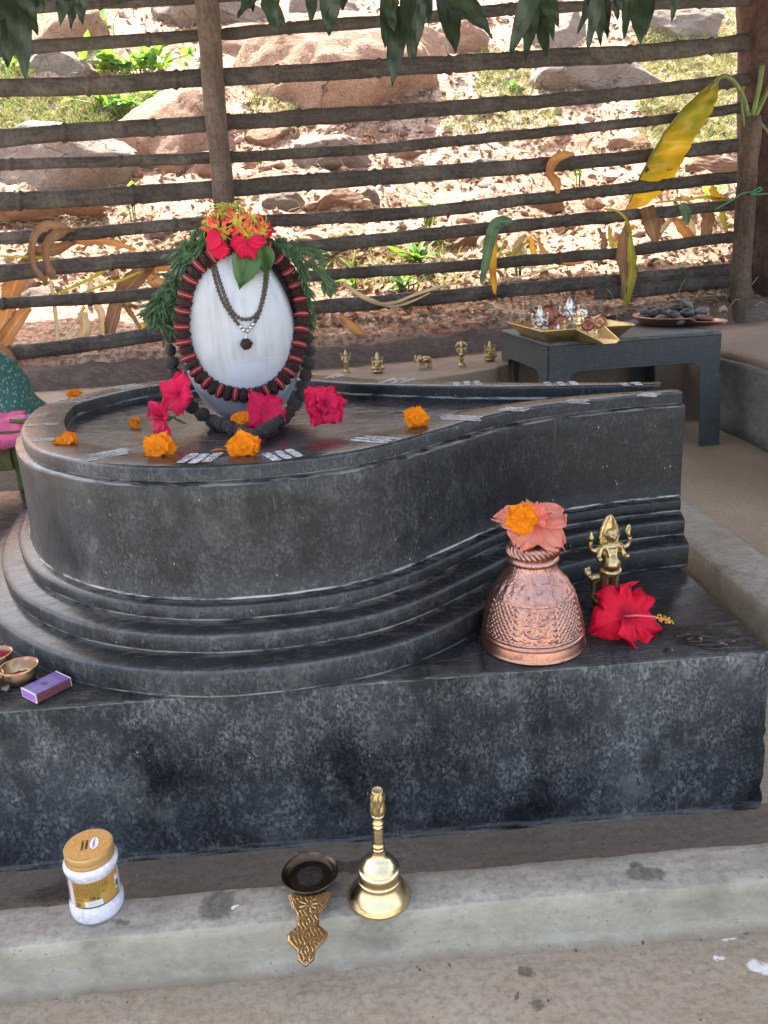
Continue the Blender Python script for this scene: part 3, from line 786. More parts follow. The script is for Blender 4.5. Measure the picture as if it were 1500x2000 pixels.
M['rud_grey'] = bead_mat('ash_dusted_rudraksha_bead', (.06,.054,.052), (.23,.21,.20), (.62,.59,.57))
M['red_thread'] = flat('red_wool_spacer', (.135,.010,.018), .85, var=.35, sc=200, bump=.5)
M['pale_thread'] = flat('pale_pink_thread', (.38,.13,.11), .85)
M['bead_small'] = flat('small_brown_bead', (.070,.048,.040), .5, var=.4, sc=300)
M['silver'] = flat('silver_metal', (.62,.60,.57), .3, metal=1.0, var=.15, sc=120)
def resample(path, step):
    pts = [Vector(p) for p in path]; L = [0]
    for a, b in zip(pts, pts[1:]): L.append(L[-1]+(b-a).length)
    n = int(L[-1]/step); out = []
    for k in range(n+1):
        d = k*step
        i = max(j for j in range(len(L)) if L[j] <= d+1e-9); i = min(i, len(pts)-2)
        f = (d-L[i])/max(1e-9, L[i+1]-L[i]); p = pts[i].lerp(pts[i+1], f); out.append((p, (pts[i+1]-pts[i]).normalized()))
    return out
BEADS = [bead_mesh(k*3.7) for k in range(5)]

# red banded necklace lying round the white face
neck = thing('banded_bead_garland', 'brown seed bead garland with red wool bands hanging round the white face', 'garland', (LCEN.x, LCEN.y, LCEN.z))
path = [(455,478),(418,497),(388,522),(368,556),(358,600),(355,640),(362,680),(376,714),(398,742),(428,762),(462,771),(498,771),(532,758),(556,737),(574,708),(584,672),(589,634),(587,596),(578,560),(562,528),(542,502),(515,482)]
pw = [on_linga(px, py, .011)-LCEN for px, py in path]
pw = catmull(pw, 6)
seq = resample(pw, .0132)
for me in BEADS:
    if not me.materials: pass
BB = [m.copy() for m in BEADS]
for m in BB: m.materials.append(M['rud_brown'])
sp_me = MB().lathe([(.0006,-.0058),(.0100,-.0056),(.0128,-.0040),(.0134,0),(.0128,.0040),(.0100,.0056),(.0006,.0058)], 18).mesh('band'); sp_me.materials.append(M['red_thread'])
ln_me = MB().lathe([(.0132,-.0010),(.0139,0),(.0132,.0010)], 18, closed=False).mesh('thread'); ln_me.materials.append(M['pale_thread'])
MB().tube(pw, .0015, 5).build('string', M['red_thread'], neck)
random.seed(9)
for k, (p, d) in enumerate(seq):
    q = d.to_track_quat('Z', 'Y')
    if k % 2 == 0:
        o = put(BB[k//2 % 5], 'bead', None, neck); o.scale = (.0136,.0136,.0098); o.rotation_mode = 'QUATERNION'; o.rotation_quaternion = q @ Quaternion((0,0,1), k*1.3)
    else:
        o = put(sp_me, 'red_band', None, neck); o.rotation_mode = 'QUATERNION'; o.rotation_quaternion = q
        l_ = put(ln_me, 'thread', None, o)
    o.location = p

# ash-dusted large bead garland round the stone and over the basin floor
big = thing('large_bead_garland', 'grey ash-dusted large seed bead garland looped round the foot of the stone', 'garland', (LCEN.x, LCEN.y, .48))
GB = [m.copy() for m in BEADS]
for m in GB: m.materials.clear(); m.materials.append(M['rud_grey'])
B0 = Vector((LCEN.x, LCEN.y, .48))
def bp(px, py, y=None, z=None): return (aty(px, py, y) if y else at(px, py, z))-B0
left = [bp(352,560,1.47),bp(338,610,1.465),bp(334,660,1.46),bp(336,700,1.45),bp(345,742,1.43),bp(362,780,1.395),bp(386,805,1.36),bp(412,822,None,.4925),bp(440,832,None,.4925),bp(466,842,None,.4925),bp(497,856,None,.4925)]
right = [bp(588,560,1.47),bp(598,610,1.465),bp(602,655,1.46),bp(603,695,1.45),bp(597,735,1.435),bp(589,768,1.41),bp(574,796,1.38),bp(556,816,None,.4925),bp(538,830,None,.4925),bp(520,842,None,.4925),bp(506,850,None,.4925)]
for path_ in (left, right):
    cc = catmull(path_, 6); MB().tube(cc, .0012, 5).build('string', M['bead_small'], big)
    for k, (p, d) in enumerate(resample(cc, .0228)):
        o = put(GB[k % 5], 'bead', None, big); sc = .0116*random.uniform(.9, 1.12); o.scale = (sc, sc, sc*.95); o.location = p+Vector((random.uniform(-.002,.002), random.uniform(-.002,.002), random.uniform(0,.002))); o.rotation_euler = (random.uniform(0,6),random.uniform(0,6),k)
o = MB().ell((0,0,0), (.005,.005,.007), 8, 6).build('tassel', M['hib_dark'], big); o.location = bp(500,856,None,.486)+Vector((0,-.014,0))

# thin double necklace with pendant
thin = thing('double_bead_necklace', 'thin double string of small dark beads with a round pendant on the white face', 'necklace', tuple(LCEN))
smb = MB(); silver = MB()
inner = [(418,510),(428,545),(440,580),(455,610),(470,622),(482,624),(495,620),(506,606),(513,580),(517,550),(519,520)]
outer = [(412,508),(420,545),(433,585),(449,612),(461,628),(470,638),(477,646)]
outer2 = [(484,646),(492,636),(502,622),(511,598),(519,565),(523,530),(522,505)]
for path_ in (inner, outer, outer2):
    cc = catmull([on_linga(px, py, .004)-LCEN for px, py in path_], 6); smb.tube(cc, .0008, 4)
    for k, (p, d) in enumerate(resample(cc, .0068)):
        pix = p+LCEN
        (silver if (path_ is not inner and p.z < on_linga(470,632).z-LCEN.z) else smb).ell(p, .0031 if k % 2 else .0034, 8, 6)
struct(smb.build('bead_string', M['bead_small'], thin), 'stuff'); silver.build('silver_beads', M['silver'], thin)
pp = on_linga(481, 672, .010)-LCEN
o = put(BEADS[2].copy(), 'pendant', M['rud_brown'], thin); o.scale = (.0098,)*3; o.location = pp
MB().tube([pp+Vector((0,-.001,.009)), on_linga(480,655,.005)-LCEN, on_linga(480.5,648,.005)-LCEN], .0011, 6).build('pendant_loop', M['silver'], thin)

# ------------------------------------------------------------------ green leaf garland on top
gar = thing('leaf_garland', 'green small-leaved garland draped over the top and shoulders of the stone', 'garland', tuple(LCEN))
rnd = random.Random(21); lm = MB(); sm = MB()
def leaflet(mb, p, d, L, W, up):
    d = d.normalized(); s_ = d.cross(up)
    s_ = s_.normalized() if s_.length > 1e-4 else Vector((1,0,0)); n_ = s_.cross(d)
    c = L*.12
    mb.add([p, p+d*L*.45+s_*W-n_*c*.2, p+d*L*.45-s_*W-n_*c*.2, p+d*L-n_*c, p+d*L*.5+n_*c*.4], [(0,1,4),(0,4,2),(1,3,4),(4,3,2)])
def spray(pxpath, y0, thick, n, seed, length=.024):
    r_ = random.Random(seed)
    cc = catmull([aty(px, py, y)-LCEN for px, py, y in pxpath], 8)
    for k in range(max(3, n//60)):
        off = Vector((r_.uniform(-1,1), r_.uniform(-.6,.6), r_.uniform(-1,1)))*thick*.7
        sm.tube([p+off*min(1, i/8) for i, p in enumerate(cc)], .0009, 5)
    for k in range(n):
        i = r_.randrange(len(cc)-1); p = cc[i].lerp(cc[i+1], r_.random()); t = (cc[i+1]-cc[i]).normalized()
        off = Vector((r_.gauss(0,.5), r_.gauss(0,.4), r_.gauss(0,.5)))*thick
        d = t*.9+Vector((r_.uniform(-1,1), r_.uniform(-1,.6), r_.uniform(-1,.7)))*.95
        leaflet(lm, p+off, d, length*r_.uniform(.6,1.2), .0030*r_.uniform(.7,1.3), Vector((r_.uniform(-1,1), -1, r_.uniform(-1,1))))
spray([(478,448,1.43),(440,462,1.42),(405,480,1.41),(372,510,1.41),(347,550,1.42),(332,590,1.42),(322,615,1.42)], 1.42, .024, 950, 1, .027)
spray([(345,545,1.42),(325,580,1.41),(308,602,1.41),(300,612,1.41)], 1.42, .013, 200, 2, .026)
spray([(500,452,1.43),(540,468,1.42),(568,490,1.42),(588,520,1.43),(600,560,1.43),(606,605,1.44),(606,630,1.44)], 1.43, .010, 150, 3)
spray([(560,485,1.42),(592,488,1.40),(612,492,1.39),(622,500,1.39)], 1.4, .009, 55, 4)
spray([(585,505,1.42),(615,520,1.40),(632,545,1.40),(640,560,1.40)], 1.4, .006, 45, 5)
struct(lm.build('foliage', M['tulsi'], gar, smooth=False), 'stuff'); sm.build('stem', M['green_stem'], gar)

# two heart-shaped leaves on the upper face
def plain_leaf(name, pts_px, off, mat, label, seed, base_px, tip_px, width, cat='leaf', parent=None):
    a, b = on_linga(*base_px, off), on_linga(*tip_px, off+.004)
    d = b-a; L = d.length; d.normalize(); n_ = TOCAM(a); s_ = d.cross(n_).normalized(); n_ = s_.cross(d)
    prof = [(0,.08),(.06,.55),(.16,.88),(.30,1.0),(.45,.93),(.60,.72),(.75,.45),(.88,.18),(1.0,.01)]
    P = []
    for u, w in prof:
        row = []
        for j in range(-5, 6):
            v = j/5; p = d*(u*L)+s_*(v*w*width)+n_*(.010*abs(v)*w+.006*math.sin(u*5+seed)+.0025*math.sin(v*6+seed+u*7)); row.append(p)
        P.append(row)
    o = MB().grid(P).build(name, mat, None, solid=.0007); o.location = a
    rib = MB().tube([d*(u*L)+n_*(.006*math.sin(u*5+seed)+.0006) for u in (0,.2,.4,.6,.8,.97)], [.0011,.001,.0008,.0006,.0005,.0002], 5).build('midrib', M['bilva'], o)
    return tag(o, label, cat)
plain_leaf('heart_shaped_leaf', None, .012, M['bilva'], 'left one of two heart-shaped green leaves on the white face', 1.0, (486,495), (468,564), .0235)
plain_leaf('heart_shaped_leaf', None, .016, M['bilva'], 'right one of two green leaves, half under the red petals', 2.3, (513,484), (521,544), .0185)

# flame lilies and red petals crowning the stone
_s = NM('yellow_red_flame_lily')
_c = _s.mix(_s.ramp(_s.sep(_s.obj())[0], [(.006,0.0),(.021,1.0)]), (.62,.50,.06), (.72,.045,.035))
_s.done(_c, .5, 0.0); M['lily'] = _s.translucent(_c, .25)
M['lily_green'] = flat('green_yellow_lily_threads', (.42,.44,.07), .6)
def lily(label, loc, direction, seed, size=.036):
    r_ = random.Random(seed); t = thing('flame_lily', label, 'flower', loc, group='flame lilies on top of the stone'); aim(t, direction, seed)
    for k in range(6):
        L = size*r_.uniform(.85,1.15); P = []; x = z = 0
        for i in range(13):
            u = i/12; a = .9-1.9*u+r_.uniform(-.02,.02)
            if i: x += L/12*math.cos(a); z += L/12*math.sin(a)
            w = L*.11*math.sin(math.pi*min(1,.12+u*.9))
            P.append([(x, v*w+.0018*math.sin(u*16+k), z+.0016*math.sin(u*19+v*2+k)) for v in (-1,-.5,0,.5,1)])
        o = MB().grid(P).build('petal', M['lily'], t); o.rotation_euler = (r_.uniform(-.3,.3), 0, k*1.047+r_.uniform(-.2,.2))
    mb = MB()
    for k in range(6):
        a = k*1.05+.5; c = [Vector((0,0,0)), Vector((math.cos(a)*.010, math.sin(a)*.010, .004)), Vector((math.cos(a)*.021, math.sin(a)*.021, .006)), Vector((math.cos(a)*.028, math.sin(a)*.028, .001))]
        mb.tube(catmull(c, 3), .0006, 4); mb.ell(c[-1], (.0022,.0009,.0009), 5, 4)
    mb.build('filaments', M['lily_green'], t)
    return t
for k, (px, py, y, d, lab) in enumerate([(410,436,1.40,(-.6,-.5,.3),'flame lily furthest left on top of the stone'), (432,452,1.385,(-.3,-.8,-.3),'flame lily low on the left side of the top bunch'),
        (436,424,1.41,(-.1,-.4,.8),'topmost flame lily of the bunch, mostly yellow'), (466,438,1.39,(.2,-.8,.2),'flame lily at the centre of the top bunch'),
        (484,424,1.41,(.5,-.5,.5),'dark red flame lily at upper right of the bunch'), (487,458,1.38,(.3,-.8,-.5),'flame lily hanging just above the two leaves'),
        (506,452,1.39,(.7,-.6,-.3),'flame lily furthest right on top of the stone')]):
    lily(lab, aty(px, py, y), d, k+1)
th = thing('lily_thread_tuft', 'pale green tuft of lily threads on the very top of the stone', 'flower', tuple(aty(450,415,1.42)))
mb = MB(); r_ = random.Random(3)
for k in range(46):
    a = r_.uniform(0, 6.28); el = r_.uniform(-.2, 1.2); L = r_.uniform(.018,.034); d = Vector((math.cos(a)*math.cos(el), math.sin(a)*math.cos(el)*.8-.2, math.sin(el)*.6))
    mb.tube(catmull([Vector((0,0,0)), d*L*.5+Vector((0,0,.006)), d*L], 3), .0008, 4)
mb.build('threads', M['lily_green'], th)
def loose_petals(name, label, loc, direction, size, mat, seed, n=3, spin=0):
    r_ = random.Random(seed); t = thing(name, label, 'flower', loc); aim(t, direction, spin)
    for k in range(n):
        o = petal(size, size*.5, seed*3+k, r_.uniform(-.1,.6), r_.uniform(-.7,.1), .13).build('petal', mat, t); o.rotation_euler = (r_.uniform(-.5,.5), 0, (k-(n-1)/2)*.9+r_.uniform(-.2,.2))
    return t
loose_petals('red_petals', 'crumpled red petal at upper left edge of the white face', aty(405,487,1.365), (0,-1,.15), .036, M['hib_dark'], 5, 2, .25)
loose_petals('red_petals', 'red petals hanging over the two heart-shaped leaves', aty(482,470,1.362), (0,-1,.1), .030, M['hib_dark'], 7, 4, -1.45)
loose_petals('red_petals', 'single red petal sticking out right of the lily bunch', aty(505,452,1.40), (.1,-1,.1), .026, M['hib_dark'], 11, 1, .05)

# ------------------------------------------------------------------ flowers on the basin
BZ = .482
hibiscus('hibiscus', 'upper of the two pink-red hibiscus at left of the stone', 'flower', aty(352,772,1.36), (-.35,-1,.35), .080, M['hib_pink'], 3, cup=1.05, curl=-.35, ruffle=.22, stamen=False, group='red hibiscus on the basin')
hibiscus('hibiscus', 'lower of the two pink-red hibiscus, lying on the basin floor at left', 'flower', at(325,818,.505), (-.70,-.75,.05), .086, M['hib_pink'], 8, cup=1.05, curl=-.25, ruffle=.20, group='red hibiscus on the basin', spin=.8)
hibiscus('hibiscus', 'red hibiscus at the foot of the stone, between stone and bead garland', 'flower', at(515,806,.505), (.35,-.65,.70), .084, M['hib_pink'], 13, n=4, cup=.45, curl=.1, ruffle=.20, stamen=False, group='red hibiscus on the basin', spin=.4)
hibiscus('double_hibiscus', 'large frilly double crimson hibiscus right of the stone', 'flower', at(632,792,.522), (.25,-.95,.25), .076, M['hib_dark'] if False else M['hib_pink'], 17, n=6, cup=.6, curl=-.1, ruffle=.2, stamen=False, double=9)
def small_leaf(label, p, d, L, W, mat, seed=0, cat='leaf', name='green_leaf'):
    p, d = Vector(p), Vector(d).normalized(); s_ = d.cross(Vector((0,0,1))).normalized(); n_ = s_.cross(d); P = []
    for i in range(9):
        u = i/8; w = W*math.sin(math.pi*(u**.8))+.0003
        P.append([d*(u*L)+s_*(v*w)+n_*(.25*abs(v)*w+.1*L*math.sin(u*2.5+seed)) for v in (-1,-.5,0,.5,1)])
    o = MB().grid(P).build(name, mat, None, solid=.0006); o.location = p; return tag(o, label, cat)
small_leaf('dark green leaf under the red hibiscus at the foot, right side', at(494,826,.487), (.75,-.2,.5), .030, .009, M['bilva'], 1)
small_leaf('green leaf poking out left of the red hibiscus at the foot', at(428,812,.49), (.85,.1,.25), .035, .006, M['bilva'], 2)
small_leaf('green leaf beneath the large frilly hibiscus', at(604,812,.484), (.5,.2,.6), .030, .008, M['bilva'], 3)
small_leaf('green leaf behind the two hibiscus at left', at(366,826,.484), (-.8,.3,.3), .035, .005, M['bilva'], 4)
ORG = [(145,771,.5155,.034,(.3,-.5,.8),'orange flower standing on the rim at far left back'), (130,862,.515,.042,(-.2,-.75,.6),'wilted orange flower on the rim at left'),
       (265,826,.490,.030,(-.4,-.8,.35),'small orange flower on the basin floor near the left hibiscus'), (311,876,.520,.050,(-.05,-.8,.55),'orange flower on the front rim, left of the middle ash mark'),
       (477,875,.520,.050,(.05,-.75,.6),'orange flower on the front rim just in front of the bead garland'), (815,818,.522,.043,(-.05,-.85,.5),'orange flower alone on the rim right of the stone'),
       (467,819,.508,.042,(-.1,-.6,.75),'orange flower tucked under the red hibiscus at the foot')]
for k, (px, py, z, sz, d, lab) in enumerate(ORG): cosmos(lab, at(px, py, z-.002), d, sz*.92, k+2, spin=k*.8, droop=.25 if k == 1 else 0)
small_leaf('small fallen orange petal on the front rim', at(412,884,.5118), (.9,.3,.05), .022, .003, M['orange'], 1, 'petal', 'fallen_petal')

# ------------------------------------------------------------------ copper pot with peach hibiscus
def metal_mat(name, c, dark, rough=.28, sc=60, dirt=.5, tint=None):
    s = NM(name); co = s.obj(); a = s.noise(co, sc, 5, .65); b = s.noise(co, sc*.18, 4, .6)
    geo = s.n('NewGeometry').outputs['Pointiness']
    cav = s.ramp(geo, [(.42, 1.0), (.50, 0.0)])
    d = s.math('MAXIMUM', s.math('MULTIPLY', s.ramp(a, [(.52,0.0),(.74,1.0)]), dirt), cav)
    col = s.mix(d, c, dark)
    if tint: col = s.mix(s.math('MULTIPLY', s.ramp(b, [(.45,0.0),(.65,1.0)]), .5), col, tint)
    return s.done(col, s.math('ADD', rough, s.math('MULTIPLY', d, .25)), 1.0, s.bump(a, .10, .001))
M['copper'] = metal_mat('embossed_copper', (.47,.245,.195), (.07,.026,.022), .33, 110, .8, (.52,.32,.255))
M['brass'] = metal_mat('polished_brass', (.76,.61,.36), (.22,.14,.06), .20, 70, .4, (.80,.60,.30))
M['brass_old'] = metal_mat('aged_brass', (.52,.40,.20), (.16,.11,.055), .34, 90, .6, (.42,.33,.19))
M['bronze_red'] = metal_mat('reddish_bronze', (.62,.38,.22), (.20,.10,.05), .33, 80, .55, (.55,.30,.22))
M['sooty'] = metal_mat('sooted_brass_dish', (.10,.07,.05), (.015,.012,.011), .30, 50, .7, (.035,.033,.04))
M['soot_centre'] = flat('black_soot', (.012,.009,.008), .75, var=.6, sc=120, bump=.6)
M['copper_flat'] = metal_mat('worn_copper_sheet', (.62,.33,.26), (.30,.14,.11), .42, 50, .6, (.70,.45,.38))
pp0 = at(1040, 1252, ZP)
pot_s = 1.06
pot = thing('copper_pot', 'embossed copper pot with roped neck holding a peach hibiscus', 'pot', tuple(pp0), (0,0,R(12)))
PR = [(.0600,.0),(.0690,.0003),(.0704,.0014),(.0706,.0030),(.0698,.0040),(.0694,.0060),(.0686,.0150),(.0680,.0165),(.0686,.0180),(.0682,.0195),(.0667,.022)]
BODY = [(.0667,.022),(.0655,.030),(.0640,.038),(.0618,.047),(.0590,.056),(.0555,.066),(.0510,.076),(.0465,.083),(.0415,.090),(.0365,.095),(.0322,.100),(.0302,.105),(.0296,.110)]
MB().lathe(PR, 72).build('foot_ring', M['copper'], pot, angle=60)
def emboss(th, i, r, z):
    # panels every 45 degrees between z .026 and .070
    h = 0.0; seg = math.pi/4; k = int(th/seg) % 8; u = (th % seg)/seg; arc = u*seg*r; W = seg*r
    if .026 < z < .069:
        edge = min(u, 1-u)
        if edge < .10: h += .0011*(.5+.5*math.cos(edge/.10*math.pi))*(1+.55*math.sin(z*900+k))          # corded borders
        elif k % 2 == 0:
            a = (arc+z)*math.pi/.0072; b = (arc-z)*math.pi/.0072
            h += .0012*max(abs(math.cos(a))**4, abs(math.cos(b))**4)                                      # lattice
        else:
            dx, dz = arc-W/2, (z-.050); rr_ = math.hypot(dx, dz)
            if rr_ < .0165:
                h += .0009*(abs(rr_-.0150) < .0010)+.0006*(rr_ < .0030)
                if .004 < rr_ < .0135: h += .0008*max(0, math.cos(math.atan2(dz, dx)*10))
            else: h += .0009*max(0, noise.noise(Vector((arc*210+k*7, z*210, k))))
    elif .071 < z < .093:
        h += .0010*max(-.3, noise.noise(Vector((math.cos(th)*r*170, math.sin(th)*r*170, z*190))))+.0006*math.sin(th*24)*max(0, math.sin((z-.071)/.022*math.pi))
    h += .0005*noise.noise(Vector((math.cos(th)*r*420, math.sin(th)*r*420, z*420)))
    if abs(z-.0705) < .0014 or abs(z-.0242) < .0012: h += .0011
    return h
_bz = []
for i in range(150):
    z = lerp(.022, .110, i/149); _bz.append((interp(z, [b[1] for b in BODY], [b[0] for b in BODY]), z))
def _smooth(v, k=7):
    o = []
    for i in range(len(v)): w = v[max(0,i-k):i+k+1]; o.append((sum(a for a,_ in w)/len(w) if k <= i < len(v)-k else v[i][0], v[i][1]))
    return o
MB().lathe(_smooth(_bz), 420, fn=emboss, closed=False).build('body', M['copper'], pot)
MB().lathe([(.0296,.109),(.0318,.1098),(.0330,.112),(.0334,.1145),(.0322,.117),(.0308,.118)], 160, fn=lambda th,i,r,z: .0009*math.sin(th*52)*(.1115 < z < .1165), closed=False).build('beaded_ring', M['copper'], pot)
def rope(th, i, r, z): return .0014*math.sin(th*30+z*700)*math.sin(max(0,min(1,(z-.118)/.0165))*math.pi)
_rp = [(.0308+.0038*math.sin(k/14*math.pi)**.7, .118+.0165*k/14) for k in range(15)]
MB().lathe(_rp+[(.0295,.1350),(.0275,.134),(.0262,.128),(.0260,.10)], 220, fn=rope, closed=False).build('roped_lip', M['copper'], pot)
MB().lathe([(.0005,.118),(.0262,.118)], 32, closed=False).build('water', flat('dark_water', (.02,.02,.02), .05), pot)
pot.scale = (1,1,1.06)
pt = pp0+Vector((.0,.0,.166))
hibiscus('peach_hibiscus', 'peach-pink hibiscus opened over the mouth of the copper pot', 'flower', tuple(pt), (.02,-.42,.90), .100, M['peach'], 23, cup=.25, curl=-.35, ruffle=.10, stamen=False, double=4, stem=False, spin=.35, wid=.45)
cosmos('orange flower lying on the peach hibiscus above the pot', aty(1020,1010,.905), (-.2,-.9,.4), .043, 31, spin=1.0, group=None)

# ------------------------------------------------------------------ crimson hibiscus and water on the plinth
hb = at(1218,1204,ZP+.024)
hibiscus('crimson_hibiscus', 'single large crimson hibiscus with long stamen lying on the plinth', 'flower', tuple(hb), (.30,-.70,.65), .108, M['hib_red'], 29, cup=.75, curl=-.75, ruffle=.34, spin=2.0, lean=1.0)
M['water'] = flat('water_film', (.02,.02,.022), .03, Transmission_Weight=.0) if False else flat('water_film', (.012,.012,.014), .03, spec=.6)
for k, (px, py, a, b, rz) in enumerate([(1350,1250,.020,.006,.2),(1372,1256,.030,.007,-.25),(1305,1270,.006,.005,0),(1330,1240,.010,.004,.1),(1395,1265,.016,.005,-.3),(1428,1253,.006,.003,0),(1375,1243,.010,.0025,-.4)]):
    mb = MB(); m = 22; ring = []
    for i in range(m):
        th = 2*math.pi*i/m; w = 1+.45*noise.noise(Vector((math.cos(th)*1.3+k*5, math.sin(th)*1.3, k))); ring.append(Vector((math.cos(th)*a*w, math.sin(th)*b*w, 0)))
    vs_ = [p for p in ring]+[p*.82+Vector((0,0,.0012)) for p in ring]+[Vector((0,0,.0016))]
    mb.add(vs_, [(i,(i+1)%m,m+(i+1)%m,m+i) for i in range(m)]+[(m+i,m+(i+1)%m,2*m) for i in range(m)])
    o = mb.build('water_splash', M['water']); p = at(px, py, ZP+.0006); o.location = p; o.rotation_euler = (0,0,rz)
    tag(o, ['middle-sized wet streak of water on the plinth', 'longest wet streak of spilt water on the plinth', 'single water drop nearest the plinth front edge', 'small wet spot just right of the stamen tip', 'wet streak at the right end of the spill', 'tiny water drop furthest right on the plinth', 'thin wet line behind the other spilt water'][k], 'puddle', 'spilt water on the plinth')

# ------------------------------------------------------------------ bowls and matchbox at left
def bowl_prof(r, h, t=.0016):
    return [(.0004,.0),(r*.60,.0),(r*.68,.002),(r*.86,h*.45),(r*.97,h*.85),(r,h),(r-t,h),(r*.94-t,h*.80),(r*.83-t,h*.45),(r*.62,.0045),(.0004,.004)]
M['red_powder'] = flat('brick_red_powder', (.26,.055,.035), .95, var=.4, sc=90, bump=.9)
M['orange_powder'] = flat('orange_turmeric_powder', (.55,.17,.03), .95, var=.35, sc=120, bump=.8)
M['magenta'] = flat('magenta_dry_petals', (.30,.004,.04), .85, var=.4, sc=200, bump=.8)
def bowl(label, px, py, r, h, fill, lvl, seed, stain, z=ZP, tilt=(0,0)):
    p = at(px, py, z+.0005); t = thing('brass_bowl', label, 'bowl', tuple(p), (tilt[0],tilt[1],0), 'small brass bowls by the matchbox')
    MB().lathe(bowl_prof(r, h), 56).build('bowl_shell', stain, t)
    if fill is not None:
        mb = MB(); rows = []
        for i in range(7):
            q = i/6; rows.append([((r*.80*q)*math.cos(a), (r*.80*q)*math.sin(a), h*lvl+.0022*noise.noise(Vector((q*math.cos(a)*3, q*math.sin(a)*3, seed)))+.004*(1-q)) for a in [2*math.pi*k/24 for k in range(25)]])
        mb.grid(rows).build('powder', fill, t)
    return t
def stained_brass():
    s = NM('brass_stained_with_red_powder'); co = s.obj(); a = s.noise(co, 60, 5, .65); z = s.sep(co)[2]
    m = s.math('MULTIPLY', s.ramp(a, [(.42,0.0),(.56,1.0)]), s.ramp(z, [(.008,0.0),(.022,1.0)]))
    col = s.mix(m, (.50,.40,.22), (.52,.20,.13)); return s.done(col, s.mix(m, (.35,)*3, (.9,)*3), s.math('SUBTRACT', 1.0, m), s.bump(a, .2, .001))
M['brass_stain'] = stained_brass()
bowl('brass bowl caked inside with brick-red powder, beside the matchbox', 43, 1331, .0245, .0235, M['red_powder'], .30, 1, M['brass_stain'])
bowl('brass bowl heaped with magenta petals behind the red-powder bowl', -2, 1303, .0215, .0215, M['magenta'], .75, 2, M['brass_stain'])
bowl('brass bowl of orange powder cut off by the left edge', -26, 1352, .0245, .0225, M['orange_powder'], .7, 3, M['brass_stain'])
M['box_purple'] = (lambda s: s.done(s.mix(s.ramp(s.noise(s.obj(), 120, 4), [(.35,0.0),(.7,1.0)]), (.085,.055,.22), (.15,.10,.34)), .45))(NM('dark_violet_matchbox_card'))
M['box_lilac'] = flat('lilac_tray_card', (.33,.15,.58), .6, var=.2, sc=200)
M['box_strike'] = flat('brown_striking_strip', (.13,.04,.055), .85, var=.4, sc=300, bump=.4)
M['box_edge'] = flat('cream_card_edge', (.70,.60,.52), .8)
mbp = at(93, 1350, ZP+.0012); yaw = R(-40)
mx = thing('matchbox', 'violet matchbox with brown striking side on the plinth at left', 'matchbox', tuple(mbp), (0,0,yaw))
w_, l_, h_ = .033, .047, .0125
mb = MB(); mb.box((0,0,h_/2),(w_,l_,h_)); mb.build('sleeve', M['box_purple'], mx, smooth=False, bevel=.0006)
MB().box((w_/2+.0004,0,h_/2),(.0007,l_*.985,h_*.90)).build('striking_strip', M['box_strike'], mx, smooth=False)
MB().box((-w_/2-.0004,0,h_/2),(.0007,l_*.985,h_*.90)).build('striking_strip', M['box_strike'], mx, smooth=False)
for s_ in (-1, 1):
    tr = MB().box((0,s_*(l_/2+.0008),h_/2),(w_*.88,.0012,h_*.78)).build('tray_end', M['box_lilac'], mx, smooth=False)
    fr = MB()
    for (c, sz) in (((0,s_*(l_/2+.0004),h_-.0006),(w_,.0016,.0012)), ((0,s_*(l_/2+.0004),.0007),(w_,.0016,.0012)), ((w_/2-.0006,s_*(l_/2+.0004),h_/2),(.0012,.0014,h_-.0026)), ((-w_/2+.0006,s_*(l_/2+.0004),h_/2),(.0012,.0014,h_-.0026))): fr.box(c, sz)
    fr.build('card_edge', M['box_edge'], mx, smooth=False)
MB().lathe([(.0003,.0),(.006,.0)], 24, (0,0,0), closed=False).build('printed_oval', flat('dark_print', (.05,.03,.13), .5), mx).location = (0,-.002,h_+.0003)
bpy.data.objects['printed_oval'].scale = (1.0,.65,1)
# ------------------------------------------------------------------ lettering helper
def text_mesh(txt, size, bold=0.0):
    cu = bpy.data.curves.new('t', 'FONT'); cu.body = txt; cu.size = size; cu.align_x = 'CENTER'; cu.align_y = 'CENTER'; cu.offset = bold
    ob = bpy.data.objects.new('t', cu); COL.objects.link(ob)
    me = bpy.data.meshes.new_from_object(ob); bpy.data.objects.remove(ob); return me
def wrap(me, r, a0, z0, bump=0.0):
    for v in me.vertices:
        a = a0 + v.co.x/r; v.co = (r*math.cos(a), r*math.sin(a), z0+v.co.y)
    return me
def wrap_rect(r, a0, a1, z0, z1, n=16, skew=0.0):
    P = [[(r*math.cos(lerp(a0,a1,i/n)), r*math.sin(lerp(a0,a1,i/n)), z+skew*(i/n)) for i in range(n+1)] for z in (z0, z1)]
    return MB().grid(P)

